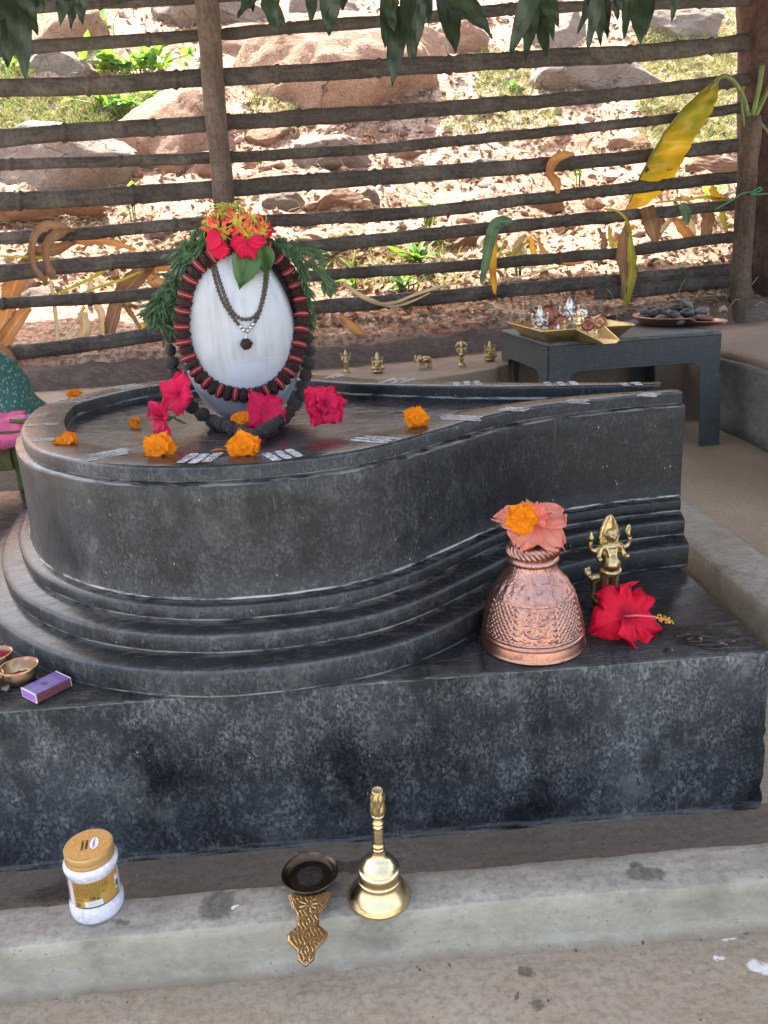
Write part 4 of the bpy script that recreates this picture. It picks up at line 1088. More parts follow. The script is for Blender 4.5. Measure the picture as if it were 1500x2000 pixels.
# ------------------------------------------------------------------ camphor jar
jp = at(192, 1771, KT+.001)
jar = thing('camphor_jar', 'clear plastic jar of white camphor with gold screw lid standing on the kerb', 'jar', tuple(jp), (0,R(2.0),0))
def camphor_mat():
    s = NM('clear_jar_full_of_camphor'); co = s.obj(); v = s.voro(co, 170); n = s.noise(co, 60, 4)
    col = s.mix(s.ramp(v.outputs['Distance'], [(.1,0.0),(.55,1.0)]), (.86,.85,.90), (.58,.55,.64)); col = s.mix(s.ramp(n, [(.35,0.0),(.65,1.0)]), col, (.78,.77,.85))
    return s.done(col, .12, 0.0, s.bump(n, .12, .002), spec=.5, Coat_Weight=.6, Coat_Roughness=.05)
M['camphor'] = camphor_mat()
s_ = NM('gold_plastic_lid'); M['lid'] = s_.done((.60,.36,.13), .32, .35, spec=.5)
def lid_top():
    s = NM('glittery_gold_lid_label'); v = s.voro(s.obj(), 700); n = s.noise(s.obj(), 260, 4)
    col = s.mix(s.ramp(v.outputs['Distance'], [(.12,.8),(.35,0.0)]), s.mix(n, (.42,.19,.04), (.62,.32,.08)), (.90,.66,.40)); return s.done(col, .4)
M['lid_top'] = lid_top()
M['label_gold'] = (lambda s: s.done(s.mix(s.ramp(s.noise(s.obj(), 60, 3), [(.3,0.0),(.7,1.0)]), (.46,.25,.045), (.55,.32,.075)), .38))(NM('ochre_paper_label'))
M['label_red'] = flat('rust_red_label', (.40,.13,.06), .4); M['ink'] = flat('dark_print_ink', (.03,.018,.012), .5); M['white_label'] = flat('white_sticker', (.72,.76,.78), .5)
M['label_green'] = flat('dull_green_print', (.09,.13,.085), .5); M['ink_purple'] = flat('purple_print_ink', (.30,.06,.25), .5); M['ink_grey'] = flat('grey_print', (.35,.38,.42), .5)
MB().lathe([(.0004,0),(.0245,0),(.0275,.0018),(.0290,.006),(.0292,.013),(.0284,.0185),(.0268,.0215),(.0265,.025),(.0265,.055),(.0268,.058),(.0284,.061),(.0290,.0645),(.0284,.0685),(.0255,.071),(.0248,.073)], 64).build('jar_body', M['camphor'], jar)
MB().lathe([(.0248,.0695),(.0257,.0697),(.0260,.071),(.0260,.0745),(.0257,.0752),(.0257,.0758),(.0260,.0765),(.0259,.0835),(.0252,.0848),(.0244,.0849),(.0240,.0843),(.0004,.0842)], 64).build('lid', M['lid'], jar, angle=35)
ld = MB().lathe([(.0004,.0846),(.0236,.0846)], 48, closed=False).build('lid_label', M['lid_top'], jar)
# scalloped white badge with lettering, then the product words, read from the left
bad = MB(); ring = []
for i in range(60):
    a = 2*math.pi*i/60; w = 1+.07*math.cos(a*10); ring.append((.0046*w*math.cos(a), .0092*w*math.sin(a), 0))
bad.add(ring+[(0,0,0)], [(i,(i+1)%60,60) for i in range(60)])
o = bad.build('badge', M['white_label'], ld); o.location = (.0058,.0018,.0849); o.rotation_euler = (0,0,R(10))
def flat_text(txt, size, loc, rz, mat, parent, bold=.0):
    me = text_mesh(txt, size, bold); o = put(me, 'lettering', mat, parent, smooth=False); o.location = loc; o.rotation_euler = (0,0,rz); return o
flat_text('mangalam', .0036, (.0058,.0018,.0852), R(-80), M['ink_purple'], ld, .00008)
flat_text('BHIMSENI', .0034, (-.0020,.0000,.0849), R(-80), M['ink'], ld, .00015)
flat_text('CAMPHOR', .0034, (-.0062,-.0008,.0849), R(-80), M['ink'], ld, .00015)
CA = R(-68)   # direction of the label's middle
lab = wrap_rect(.0270, CA-R(56), CA+R(62), .0235, .0570, 26).build('label', M['label_gold'], jar)
wrap_rect(.0272, CA-R(56), CA+R(62), .0232, .0246, 26).build('label_border', M['label_green'], lab)
wrap_rect(.0270, CA-R(100), CA-R(78), .0235, .0570, 8).build('label_end', M['label_red'], jar)
txt = MB(); r_ = random.Random(2)
for k in range(11):
    z = .0548-.0017*k; a = CA-R(51); end = CA+R(30 if k < 6 else (8 if k in (6,10) else 24))
    while a < end:
        w = R(r_.uniform(3, 9)); b = MB(); m = wrap_rect(.02725, a, min(end, a+w), z, z+.0006, 3); txt.add(m.v, m.f); a += w+R(1.6)
for k, z in enumerate((.0348,.0330,.0300,.0285,.0270,.0258)):
    m = wrap_rect(.02725, CA-R(50), CA-R(50)+R(20 if k < 2 else 12), z, z+.0006, 4); txt.add(m.v, m.f)
struct(txt.build('small_print', M['ink'], lab, smooth=False), 'stuff')
put(wrap(text_mesh('100 g', .0046, .00012), .02730, CA-R(6), .0358), 'lettering', M['ink'], lab, smooth=False)
st = wrap_rect(.02735, CA-R(28), CA+R(12), .0256, .0325, 8).build('sticker', M['white_label'], lab)
for k, w in enumerate((14,20,26,18)):
    wrap_rect(.02745, CA-R(20), CA-R(20)+R(w), .0312-.0013*k, .0316-.0013*k, 4).build('sticker_line', M['ink_grey'], st)
em = wrap_rect(.0273, CA+R(48), CA+R(58), .033, .050, 4, .0).build('emblem', M['white_label'], lab); wrap_rect(.0275, CA+R(50), CA+R(58), .0345, .043, 4).build('emblem_print', M['label_green'], em)

# ------------------------------------------------------------------ bell
bp0 = at(741, 1750, KT+.0015)
bell = thing('hand_bell', 'polished brass hand bell with carved handle standing on the kerb', 'bell', tuple(bp0), (0,R(2.2),0)); bell.scale = (1.0,1.0,1.0)
HZ = lambda z: .063+(z-.063)*.76
b_ = MB().lathe([(.0325,.001),(.0345,.0),(.0352,.0012),(.0350,.0032),(.0338,.0048),(.0335,.006),(.0318,.0088),(.0290,.0128),(.0262,.0170),(.0240,.0205),(.0232,.0222),(.0228,.0245),(.0230,.0255),(.0222,.0262),(.0216,.0285),(.0214,.0315),(.0222,.0330),(.0232,.0345),(.0236,.0365),(.0233,.0385),(.0222,.0400),(.0212,.0405),(.0206,.0425),(.0190,.0455),(.0160,.0490),(.0128,.0525),(.0120,.0530),(.0100,.0560),(.0082,.0590),(.0076,.0620),(.0074,.0640)], 72, closed=False).build('bell_body', M['brass'], bell, angle=60)
MB().lathe([(.0004,.004),(.004,.002),(.0052,.006),(.0040,.011),(.0014,.013),(.0012,.045),(.0004,.045)], 16).build('clapper', M['brass'], bell)
H = [(.0074,.0630),(.0080,.0645),(.0082,.0665),(.0072,.0675),(.0070,.0690),(.0080,.0705),(.0082,.0720),(.0074,.0735),(.0064,.0750),(.0062,.0800),(.0070,.0815),(.0066,.0825),(.0066,.0855),(.0070,.0862),(.0064,.0880),(.0068,.0920),(.0066,.0985),(.0060,.1010),(.0074,.1030),(.0078,.1050),(.0064,.1068),(.0061,.1090),(.0078,.1105),(.0080,.1120),(.0062,.1138),(.0062,.1210),(.0086,.1225),(.0088,.1245),(.0074,.1258)]
MB().lathe([(a*.88, HZ(b)) for a, b in H], 40, closed=False).build('handle', M['brass'], bell, angle=60)
def carve(th, i, r, z): return .0011*math.sin(th*6+math.sin(z*300)*1.5)*math.sin(max(0,min(1,(z-.1255)/.038))*math.pi)+.0006*math.sin(th*12+z*900)+.0006*math.sin(z*650)
MB().lathe([(.0072,.1255),(.0080,.129),(.0083,.135),(.0076,.1395),(.0082,.143),(.0078,.150),(.0070,.156),(.0060,.160),(.0058,.1645),(.0050,.1645),(.0048,.160),(.0004,.159)], 60, fn=carve, remap=HZ).build('carved_finial', M['brass_old'], bell)

# ------------------------------------------------------------------ camphor burner ladle
dc = at(605, 1703, .098)
lad = thing('camphor_burner', 'sooty brass burner ladle with engraved handle reaching over the kerb edge', 'ladle', (dc.x, dc.y, KT+.001))
dz = .098-KT-.001
MB().lathe([(.0004,.0),(.013,.0),(.0145,.002),(.012,.005),(.0155,.008),(.0225,.0135),(.0262,.019),(.0285,dz-.003),(.0312,dz-.0012),(.0318,dz),(.0310,dz+.0012),(.0285,dz+.0002),(.0270,dz-.0022),(.0256,dz-.0050),(.0238,dz-.0062),(.0226,dz-.0060),(.0004,dz-.0064)], 64).build('dish', M['sooty'], lad, angle=50)
mb = MB(); rows = []
for i in range(9):
    q = i/8; rows.append([(.0150*q*math.cos(a)*(1+.15*noise.noise(Vector((math.cos(a)*2,math.sin(a)*2,1)))), .0150*q*math.sin(a), dz-.0058+.0012*(1-q)+.0010*noise.noise(Vector((q*math.cos(a)*4, q*math.sin(a)*4, 2)))) for a in [2*math.pi*k/28 for k in range(29)]])
mb.grid(rows).build('soot', M['soot_centre'], lad)
tip = at(597, 1886, .086)-Vector((dc.x, dc.y, KT+.001))
hw = [(0,.0235),(.10,.0205),(.21,.0175),(.29,.0125),(.34,.0118),(.48,.0118),(.52,.0160),(.585,.0215),(.655,.0208),(.735,.0150),(.79,.0095),(.855,.0086),(.91,.0086),(.95,.0052),(1.0,.0004)]
st_ = Vector((0,-.0270,dz-.004)); d = tip-st_; L = d.length; d.normalize(); s_ = Vector((1,0,0)); s_ = (s_-d*s_.dot(d)).normalized(); n_ = s_.cross(d)
P = []; nu, nv = 150, 44
def engrave(x, y):
    """raised scrolls on the handle; x across, y along (metres)"""
    h = 0
    rr_ = math.hypot(x, y-.0155)
    if rr_ < .010: h += .0007*max(0, math.cos(math.atan2(y-.0155, x)*9))*(rr_ > .002)
    ax = abs(x)
    h += .00045*max(0, math.cos(ax*1500-math.sin(y*380)*2.6))*(rr_ > .0105)
    h += .0004*max(0, noise.noise(Vector((ax*600, y*600, 1.5))))
    return h
for i in range(nu+1):
    u = i/nu; w = interp(u, [a for a,_ in hw], [b for _,b in hw]); row = []
    for j in range(nv+1):
        v = -1+2*j/nv; e = engrave(v*w, u*L)*(1 if abs(v) < .86 else 0)+(.0012 if abs(v) > .90 else 0)
        row.append(st_+d*(u*L)+s_*(v*w)+n_*(e+.004*math.sin(u*math.pi)*0))
    P.append(row)
top = MB().grid(P); nT = len(top.v)
M['handle_brass'] = metal_mat('golden_engraved_brass', (.46,.33,.18), (.09,.05,.025), .34, 200, .6, (.44,.29,.16))
o = top.build('handle', M['handle_brass'], lad, solid=.0022)

# ------------------------------------------------------------------ cast figures
def fig(mb_fn, name, mat, parent, vox):
    mb = MB(); mb_fn(mb); return mb.build(name, mat, parent, remesh=vox)
def limb(mb, pts, r, n=8): mb.tube(catmull(pts, 4), list(np.interp(np.linspace(0,1,len(catmull(pts,4))), np.linspace(0,1,len(r)), r)), n); 
def deity_body(mb):
    S = .150
    def e(c, r, rot=None): mb.ell(tuple(S*x for x in c), tuple(S*x for x in (r if hasattr(r,'__len__') else (r,r,r))), 14, 10, rot)
    def t(pts, r): limb(mb, [tuple(S*x for x in p) for p in pts], [S*x for x in r])
    for s in (-1,1):
        t([(s*.045,0,.13),(s*.05,-.005,.26),(s*.055,0,.42)], [.034,.042,.055]); e((s*.05,-.03,.145),(.032,.055,.022))
    e((0,0,.43),(.105,.085,.085)); e((0,-.035,.50),(.095,.085,.095)); e((0,0,.60),(.085,.065,.09)); e((0,.0,.68),(.105,.055,.045))
    e((0,-.005,.735),(.035,.035,.04)); e((0,-.015,.795),(.062,.058,.075)); e((0,-.02,.755),(.04,.04,.035))
    for s in (-1,1):
        t([(s*.09,.01,.68),(s*.155,.02,.64),(s*.205,.015,.68),(s*.20,.005,.745)], [.034,.028,.024,.022])      # raised arms
        t([(s*.09,-.01,.68),(s*.125,-.02,.60),(s*.135,-.055,.565),(s*.14,-.075,.575)], [.034,.028,.024,.022]) # lower arms
        e((s*.14,-.078,.58),(.028,.022,.022)); e((s*.055,-.01,.80),(.018,.015,.03))
    # attributes: conch at one side, looped noose at the other
    e((-.200,0,.785),(.032,.026,.035)); e((-.200,0,.825),(.018,.016,.025)); e((-.200,0,.85),(.009,.009,.012))
    a = [(.195,0,.76),(.165,0,.80),(.165,0,.84),(.185,0,.875),(.198,0,.845),(.192,0,.80),(.20,0,.765)]
    t(a, [.013]*7)
    # necklaces, belt
    for (z, rx, y, dr) in ((.665,.055,-.055,.06),(.655,.05,-.065,.10),(.65,.045,-.075,.14)):
        t([(-rx,y*.7,z),(-rx*.6,y,z-dr*.7),(0,y-.012,z-dr),(rx*.6,y,z-dr*.7),(rx,y*.7,z)], [.009]*5)
    t([(-.10,-.01,.44),(-.075,-.075,.425),(0,-.105,.415),(.075,-.075,.425),(.10,-.01,.44)], [.014]*5)
    e((0,-.078,.785),(.012,.014,.022))
    for s in (-1,1): e((s*.026,-.066,.805),(.011,.008,.007))
    # animal standing at the side: body, legs, raised head
    e((-.12,.03,.34),(.085,.045,.05), None); e((-.215,.02,.40),(.045,.04,.05)); e((-.215,-.02,.385),(.026,.04,.024)); t([(-.17,.02,.35),(-.15,.02,.24),(-.165,.02,.14)], [.03,.022,.018]); t([(-.07,.04,.33),(-.075,.04,.24),(-.07,.04,.14)], [.032,.022,.018])
    e((-.20,.03,.45),(.02,.012,.025)); e((-.235,.03,.445),(.016,.012,.022))
    e((0,0,.075),(.17,.13,.06)); mb.lathe([(.0004,0),(S*.17,0),(S*.175,S*.03),(S*.15,S*.06),(S*.165,S*.10),(S*.15,S*.125),(.0004,S*.13)], 24)
dp = at(1189, 1190, ZP+.0005); dp = Vector((dp.x, dp.y+.004, dp.z))
M['brass_mid'] = metal_mat('dull_gold_brass', (.50,.40,.20), (.10,.07,.03), .33, 260, .75, (.42,.33,.17))
dei = thing('brass_deity_statue', 'brass four-armed standing deity with tall pointed crown behind the crimson hibiscus', 'statue', tuple(dp), (0,0,R(8)))
fig(deity_body, 'body', M['brass_mid'], dei, .0012)
dei.scale = (.98,.98,.95)
cr = MB(); S = .150; P = []
for i in range(19):
    u = i/18; z = .655+.345*u; w = .098*math.sin(math.pi*min(1,(.32+.68*u)))**.75 if u < 1 else .0; w = .132*(1-u**2.2)**.8*(.93+.07*math.sin(u*44))*(.72+.28*min(1,u*3)) 
    P.append([(S*v*w, S*(.035-.045*(1-abs(v))*(1-u*.3)-.012*math.cos(v*16)*(abs(v) > .55)), S*z) for v in [k/8 for k in range(-8, 9)]])
cr.grid(P).build('crown_halo', M['brass_mid'], dei, solid=.0022)
MB().tube([(S*-.03,-S*.085,S*.832),(0,-S*.092,S*.826),(S*.03,-S*.085,S*.832)], .0008, 6).build('forehead_mark', flat('pink_paste', (.65,.22,.22), .8), dei)

def standing_fig(h, arms=4, hood=False):
    def f(mb):
        e = lambda c, r: mb.ell(tuple(h*x for x in c), tuple(h*x for x in (r if hasattr(r,'__len__') else (r,r,r))), 10, 8)
        t = lambda p, r: limb(mb, [tuple(h*x for x in q) for q in p], [h*x for x in r], 6)
        mb.lathe([(.0004,0),(h*.16,0),(h*.15,h*.05),(h*.11,h*.07),(h*.13,h*.11),(.0004,h*.12)], 14)
        for s in (-1,1): t([(s*.05,0,.1),(s*.05,-.01,.25),(s*.06,0,.42)], [.045,.05,.065])
        e((0,0,.45),(.12,.09,.09)); e((0,0,.56),(.10,.075,.11)); e((0,0,.66),(.125,.06,.05)); e((0,-.01,.76),(.075,.07,.085)); mb.lathe([(h*.075,h*.80),(h*.07,h*.86),(h*.045,h*.93),(.0004,h*1.0)], 12)
        for s in (-1,1):
            t([(s*.11,0,.66),(s*.17,-.03,.57),(s*.13,-.09,.54)], [.045,.035,.03])
            if arms > 2: t([(s*.11,0,.67),(s*.19,.02,.66),(s*.21,.0,.76)], [.04,.032,.028]); e((s*.21,0,.80),(.035,.03,.05))
        if hood:
            for k in range(-2, 3): e((k*.075,.04,.90-.03*abs(k)),(.045,.035,.09))
        else: e((0,.05,.76),(.12,.02,.13))
    return f
def seated_fig(h, lute=False):
    def f(mb):
        e = lambda c, r: mb.ell(tuple(h*x for x in c), tuple(h*x for x in (r if hasattr(r,'__len__') else (r,r,r))), 10, 8)
        t = lambda p, r: limb(mb, [tuple(h*x for x in q) for q in p], [h*x for x in r], 6)
        mb.lathe([(.0004,0),(h*.22,0),(h*.26,h*.08),(h*.22,h*.15),(.0004,h*.17)], 16)
        for s in (-1,1): t([(s*.08,0,.22),(s*.27,-.07,.22),(s*.05,-.18,.2)], [.09,.08,.055])
        e((0,0,.27),(.19,.15,.12)); e((0,-.04,.37),(.15,.13,.13)); e((0,0,.52),(.16,.09,.08)); e((0,-.02,.66),(.105,.10,.11)); mb.lathe([(h*.11,h*.72),(h*.10,h*.80),(h*.06,h*.90),(.0004,h)], 12)
        t([(0,-.11,.64),(.02,-.16,.52),(.06,-.17,.42),(.10,-.15,.40)], [.045,.04,.03,.022])
        for s in (-1,1): t([(s*.15,0,.52),(s*.24,-.03,.45),(s*.19,-.13,.36)], [.055,.045,.035]); t([(s*.15,.02,.53),(s*.26,.02,.56),(s*.25,0,.68)], [.05,.04,.034]); e((s*.25,0,.72),(.045,.035,.05)); e((s*.12,0,.68),(.05,.02,.06))
        if lute: t([(-.28,-.16,.62),(.0,-.18,.42),(.25,-.17,.26)], [.03,.035,.05]); e((.25,-.17,.24),(.09,.05,.09))
    return f
def elephant_fig(h):
    def f(mb):
        e = lambda c, r: mb.ell(tuple(h*x for x in c), tuple(h*x for x in (r if hasattr(r,'__len__') else (r,r,r))), 12, 8)
        t = lambda p, r: limb(mb, [tuple(h*x for x in q) for q in p], [h*x for x in r], 7)
        e((.10,0,.58),(.42,.25,.24)); e((-.40,0,.70),(.22,.19,.22))
        for x in (-.22,.36):
            for s in (-1,1): t([(x,s*.14,.55),(x,s*.14,.28),(x-.02,s*.14,.0)], [.14,.10,.11])
        t([(-.55,0,.66),(-.72,0,.56),(-.78,0,.74),(-.70,0,.98)], [.11,.085,.06,.05]); 
        for s in (-1,1): e((-.34,s*.20,.68),(.13,.03,.17)); t([(-.52,s*.1,.58),(-.66,s*.12,.55)], [.03,.018])
        t([(.50,0,.62),(.60,0,.45),(.60,0,.32)], [.04,.028,.02])
    return f
LZ = lambda x, y: ledge_z(x, y)+.002
FIGS = [(677,727,.098,standing_fig(.098),'small brass standing figure at the left end of the ledge row'), (738,728,.088,seated_fig(.088),'small brass seated figure on the ledge, second from left'),
        (830,719,.060,elephant_fig(.060),'small brass elephant with raised trunk on the ledge'), (902,714,.105,standing_fig(.105, hood=True),'small brass standing figure with a fan of hoods on the ledge'),
        (957,704,.086,seated_fig(.086, True),'small brass seated figure with a lute, right end of the ledge row')]
for px, py, h, fn, lab in FIGS:
    p = at(px, py, .29); p = at(px, py, LZ(p.x, p.y)); t = thing('brass_elephant' if 'elephant' in lab else 'brass_figurine', lab, 'figurine', (p.x, p.y, LZ(p.x,p.y)), (0,0,R(25 if 'elephant' in lab else 0)), 'small brass figures on the ledge')
    fig(fn, 'body', M['brass_old'], t, h*.014)

# ------------------------------------------------------------------ plastic table
def weave_mat(name, swz):
    s = NM(name); co = s.obj(); x, y, z = s.sep(co); u = (x, y, z)[swz]
    v = s.n('CombineXYZ', X=u, Y=z).outputs[0]
    br = s.n('TexBrick', Vector=v, Scale=1.0, Color1=(1,1,1), Color2=(.75,.75,.75), Mortar=(0,0,0), Mortar_Size=.0015, Mortar_Smooth=.9, Brick_Width=.034, Row_Height=.0092, Bias=0.0); br.offset = .5
    n = s.noise(co, 14, 4); 
    col = s.mix(br.outputs['Fac'], s.mix(n, (.046,.058,.063), (.075,.088,.092)), (.022,.030,.036))
    dust = s.ramp(s.noise(co, 40, 4, .7), [(.5,0.0),(.75,.35)]); col = s.mix(dust, col, (.16,.16,.15))
    return s.done(col, .42, 0.0, s.bump(s.math('SUBTRACT', 1.0, br.outputs['Fac']), .8, .0022), spec=.45)
M['weave_x'] = weave_mat('dark_teal_woven_plastic_front', 0); M['weave_y'] = weave_mat('dark_teal_woven_plastic_side', 1)
M['plastic_top'] = (lambda s: s.done(s.mix(s.ramp(s.noise(s.obj(), 30, 5, .7), [(.4,0.0),(.7,1.0)]), (.045,.055,.062), (.12,.12,.115)), .45))(NM('dusty_dark_plastic_top'))
TW, TD, TH = .668, .60, .42
table = thing('plastic_table', 'dark teal woven-pattern plastic table behind the pedestal spout', 'table', (.724, 2.80, 0), (0,0,R(4.7)))
def slab(): 
    mb = MB(); P = []
    for (ins, z) in ((.006,TH-.016),(.0,TH-.012),(.0,TH-.006),(.004,TH-.001),(.012,TH)):
        ring = []; r_ = .028
        for cx, cy, a0 in ((TW-ins-r_, ins+r_, -90),(TW-ins-r_, TD-ins-r_, 0),(ins+r_, TD-ins-r_, 90),(ins+r_, ins+r_, 180)):
            for k in range(7): a = R(a0+90*k/6); ring.append((cx+r_*math.cos(a), cy+r_*math.sin(a), z))
        P.append(ring+[ring[0]])
    mb.grid(P); n = len(P[0])-1; mb.f.append(tuple(len(P[0])*4+k for k in range(n))); return mb
slab().build('tabletop', M['plastic_top'], table, angle=60)
AP, LW = .312, .084
def apron(w, name, mat, loc, rz, lw):
    """upright panel with arched opening between the legs, in the local x-z plane"""
    r_ = .035; poly = [(0,AP-.05),(lw,AP-.05)]+[(lw+r_-r_*math.cos(R(a)), AP-r_+r_*math.sin(R(a))) for a in range(0,91,15)]+[(w-lw-r_+r_*math.sin(R(a)), AP-r_+r_*math.cos(R(a))) for a in range(0,91,15)]+[(w-lw,AP-.05),(w,AP-.05),(w,TH-.014),(0,TH-.014)]
    mb = MB(); n = len(poly); t = .006
    mb.add([(x,0,z) for x,z in poly]+[(x,t,z) for x,z in poly], [tuple(range(n)), tuple(range(2*n-1,n-1,-1))]+[(i,n+i,n+(i+1)%n,(i+1)%n) for i in range(n)])
    o = mb.build(name, mat, table, smooth=False); o.location = loc; o.rotation_euler = (0,0,rz); return o
apron(TW-.02, 'apron', M['weave_x'], (.010,.004,0), 0, LW-.01); apron(TW-.02, 'apron', M['weave_x'], (TW-.010,TD-.004,0), math.pi, LW-.01)
apron(TD-.03, 'apron', M['weave_x'], (.004,TD-.015,0), -math.pi/2, LW); apron(TD-.03, 'apron', M['weave_x'], (TW-.004,.015,0), math.pi/2, LW)
for (cx, cy, sx, sy) in ((0,0,1,1),(TW,0,-1,1),(TW,TD,-1,-1),(0,TD,1,-1)):
    mb = MB(); t = .007; fl = .012
    sec = [(.003,.003),(LW,.003),(LW,.003+t),(.003+t,.003+t),(.003+t,LW),(.003,LW)]; n = 6
    def ring(z, out): return [(cx+sx*(a-out), cy+sy*(b-out), z) for a, b in sec]
    zs = [(0,fl),(.006,fl),(.0061,fl-.002),(.15,.006),(AP-.049,.0)]
    vs_ = [q for z, o_ in zs for q in ring(z, o_)]
    fs = [(i*n+k, i*n+(k+1)%n, (i+1)*n+(k+1)%n, (i+1)*n+k) for i in range(len(zs)-1) for k in range(n)]+[tuple(range(n-1,-1,-1)), tuple((len(zs)-1)*n+k for k in range(n))]
    if sx*sy < 0: fs = [tuple(reversed(f)) for f in fs]
    mb.add(vs_, fs); mb.build('leg', M['weave_x'], table, smooth=False, bevel=.0015)

# ------------------------------------------------------------------ brass tray with spout and its idols
TZ = TH+.001
def tpt(px, py, z): return at(px, py, z)
tray = thing('brass_tray', 'square flared brass tray with a spout, holding small idols on the table', 'tray', (0,0,0))
Rim = TZ+.042
A_, B_, C_, D_ = tpt(1058,648,Rim), tpt(1263,629,Rim), Vector(), Vector()
ux = Vector((math.cos(R(4.7)), math.sin(R(4.7)), 0)); WT = .345; uy = Vector((-ux.y, ux.x, 0)); A_ = Vector((A_.x, max(A_.y, 2.80), A_.z)); B_ = A_+ux*WT
DT = .40
C_, D_ = B_+uy*DT, A_+uy*DT
def loc(u, v, z): q = A_+ux*u+uy*v; return (q.x, q.y, z)
s0, s1 = .125, .235                                 # spout mouth along the front side
ins = .040; sl = .16
t_o = [loc(0,0,Rim), loc(s0,0,Rim), loc(s0+.030,-sl,Rim-.030), loc(s1-.015,-sl,Rim-.030), loc(s1,0,Rim), loc(WT,0,Rim), loc(WT,DT,Rim), loc(0,DT,Rim)]
b_o = [loc(ins,ins,TZ), loc(s0+.012,ins*.8,TZ), loc(s0+.042,-sl,TZ+.004), loc(s1-.027,-sl,TZ+.004), loc(s1-.012,ins*.8,TZ), loc(WT-ins,ins,TZ), loc(WT-ins,DT-ins,TZ), loc(ins,DT-ins,TZ)]
mb = MB(); n = 8; mb.add(t_o+b_o, [(i,(i+1)%n,n+(i+1)%n,n+i) for i in range(n) if i != 2]+[(n+0,n+1,n+4,n+5,n+6,n+7),(n+1,n+2,n+3,n+4)])
M['tray_brass'] = metal_mat('yellow_sheet_brass', (.74,.57,.27), (.30,.21,.09), .38, 40, .5, (.66,.50,.26))
mb.build('tray_body', M['tray_brass'], tray, smooth=False, solid=.0025)
rimp = [Vector(p) for p in (t_o[3:]+t_o[:3])]
MB().tube(rimp, .0028, 6).build('rolled_rim', M['tray_brass'], tray, smooth=False)
def idol(name, label, px, py, z, fn, mat, h, rz=0.0, vox=.016, grp='little idols in the brass tray'):
    p = at(px, py, z); t = thing(name, label, 'idol', tuple(p), (0,0,rz), grp); fig(fn, 'body', mat, t, h*vox); return t
IZ = TZ+.003
# depth inside the tray comes from real offsets along its floor
def tl(u, v): q = A_+ux*u+uy*v; return (q.x, q.y, IZ)
def idol_at(name, label, u, v, fn, mat, h, rz=0.0):
    t = thing(name, label, 'idol', tl(u, v), (0,0,rz), 'little idols in the brass tray', 1.2); fig(fn, 'body', mat, t, h*.018); return t
idol_at('silver_idol', 'silver seated idol on a round stand at the left of the tray', .065, .20, seated_fig(.095), M['silver'], .095)
idol_at('silver_idol', 'taller silver seated idol in the middle of the tray', .190, .23, seated_fig(.115), M['silver'], .115)
idol_at('brass_idol', 'small standing brass idol near the mouth of the tray spout', .175, .095, standing_fig(.085), M['brass'], .085)
idol_at('brass_idol', 'tiny brass figure lying ahead in the tray spout', .190, -.035, seated_fig(.030), M['brass'], .030)
idol_at('silver_idol', 'tiny silver elephant-like idol at the front of the tray', .095, .085, seated_fig(.045), M['silver'], .045)
idol_at('brass_idol', 'tiny brass idol beside the copper plaques', .130, .115, standing_fig(.055), M['brass_old'], .055)
M['plaque'] = metal_mat('dark_red_copper_plaque', (.34,.13,.09), (.12,.045,.035), .45, 160, .7, (.42,.20,.15))
def disc_idol(name, label, u, v, r, mat, stand, leaf=0.0, zc=None, tilt=.25, rz=0.0, grp='little idols in the brass tray'):
    t = thing(name, label, 'idol', tl(u, v), (0,0,rz), grp, .88); zc = zc or r+.016; P = []
    for i in range(7):
        q = i/6; row = []
        for k in range(37):
            a = 2*math.pi*k/36; rr_ = r*q*(1+leaf*math.cos(a-math.pi/2)**5*(math.sin(a) > 0)+(.06*math.cos(a*12) if leaf else 0)*q)
            row.append((rr_*math.cos(a), .0015*noise.noise(Vector((rr_*math.cos(a)*200, rr_*math.sin(a)*200, u*50)))-.004*math.cos(q*9)*.5, rr_*math.sin(a)))
        P.append(row)
    o = MB().grid(P).build('disc', mat, t, solid=.003); o.location = (0,0,zc); o.rotation_euler = (-tilt,0,0)
    if stand: MB().lathe([(.0004,0),(.016,0),(.014,.003),(.005,.008),(.004,zc-r+.004),(.0004,zc-r+.006)], 16).build('stand', stand, t)
    return t
disc_idol('copper_plaque', 'largest leaf-shaped copper plaque leaning at the back of the tray', .120, .27, .050, M['plaque'], None, .55, .045)
disc_idol('copper_plaque', 'rounded copper plaque right of the largest one', .145, .19, .040, M['plaque'], None, .25, .036, .3)
disc_idol('copper_plaque', 'small arched copper plaque low at the front left of the tray', .095, .13, .028, M['plaque'], None, .2, .026, .3)
disc_idol('silver_medallion', 'round silver medallion on a little stand at the back of the tray', .265, .30, .030, M['silver'], M['silver'], 0, .068, .1)
disc_idol('copper_disc', 'round copper disc on a silver stand behind the tray spout', .225, .13, .029, M['plaque'], M['silver'], 0, .045, .12)
disc_idol('bronze_plaque', 'spiky leaf-shaped bronze plaque against the right side of the tray', .310, .23, .034, M['bronze_red'], None, .35, .030, .5, R(-35))
t = thing('brass_lamp_dish', 'tiny brass dish on a foot at the left front of the tray', 'idol', tl(.045,.11), group='little idols in the brass tray')
MB().lathe([(.0004,0),(.011,0),(.009,.004),(.004,.008),(.004,.026),(.012,.030),(.022,.035),(.021,.036),(.0004,.032)], 24).build('dish', M['brass_old'], t)
t = thing('cobra_hood', 'brass cobra hood rising from the left edge of the tray', 'idol', loc(.020,.26,TZ+.02), group='little idols in the brass tray')
MB().tube(catmull([(0,0,0),(.006,0,.018),(.0,0,.034),(-.010,-.004,.040)],4), list(np.linspace(.004,.011,13)), 8, flat=.35).build('hood', M['brass_old'], t)

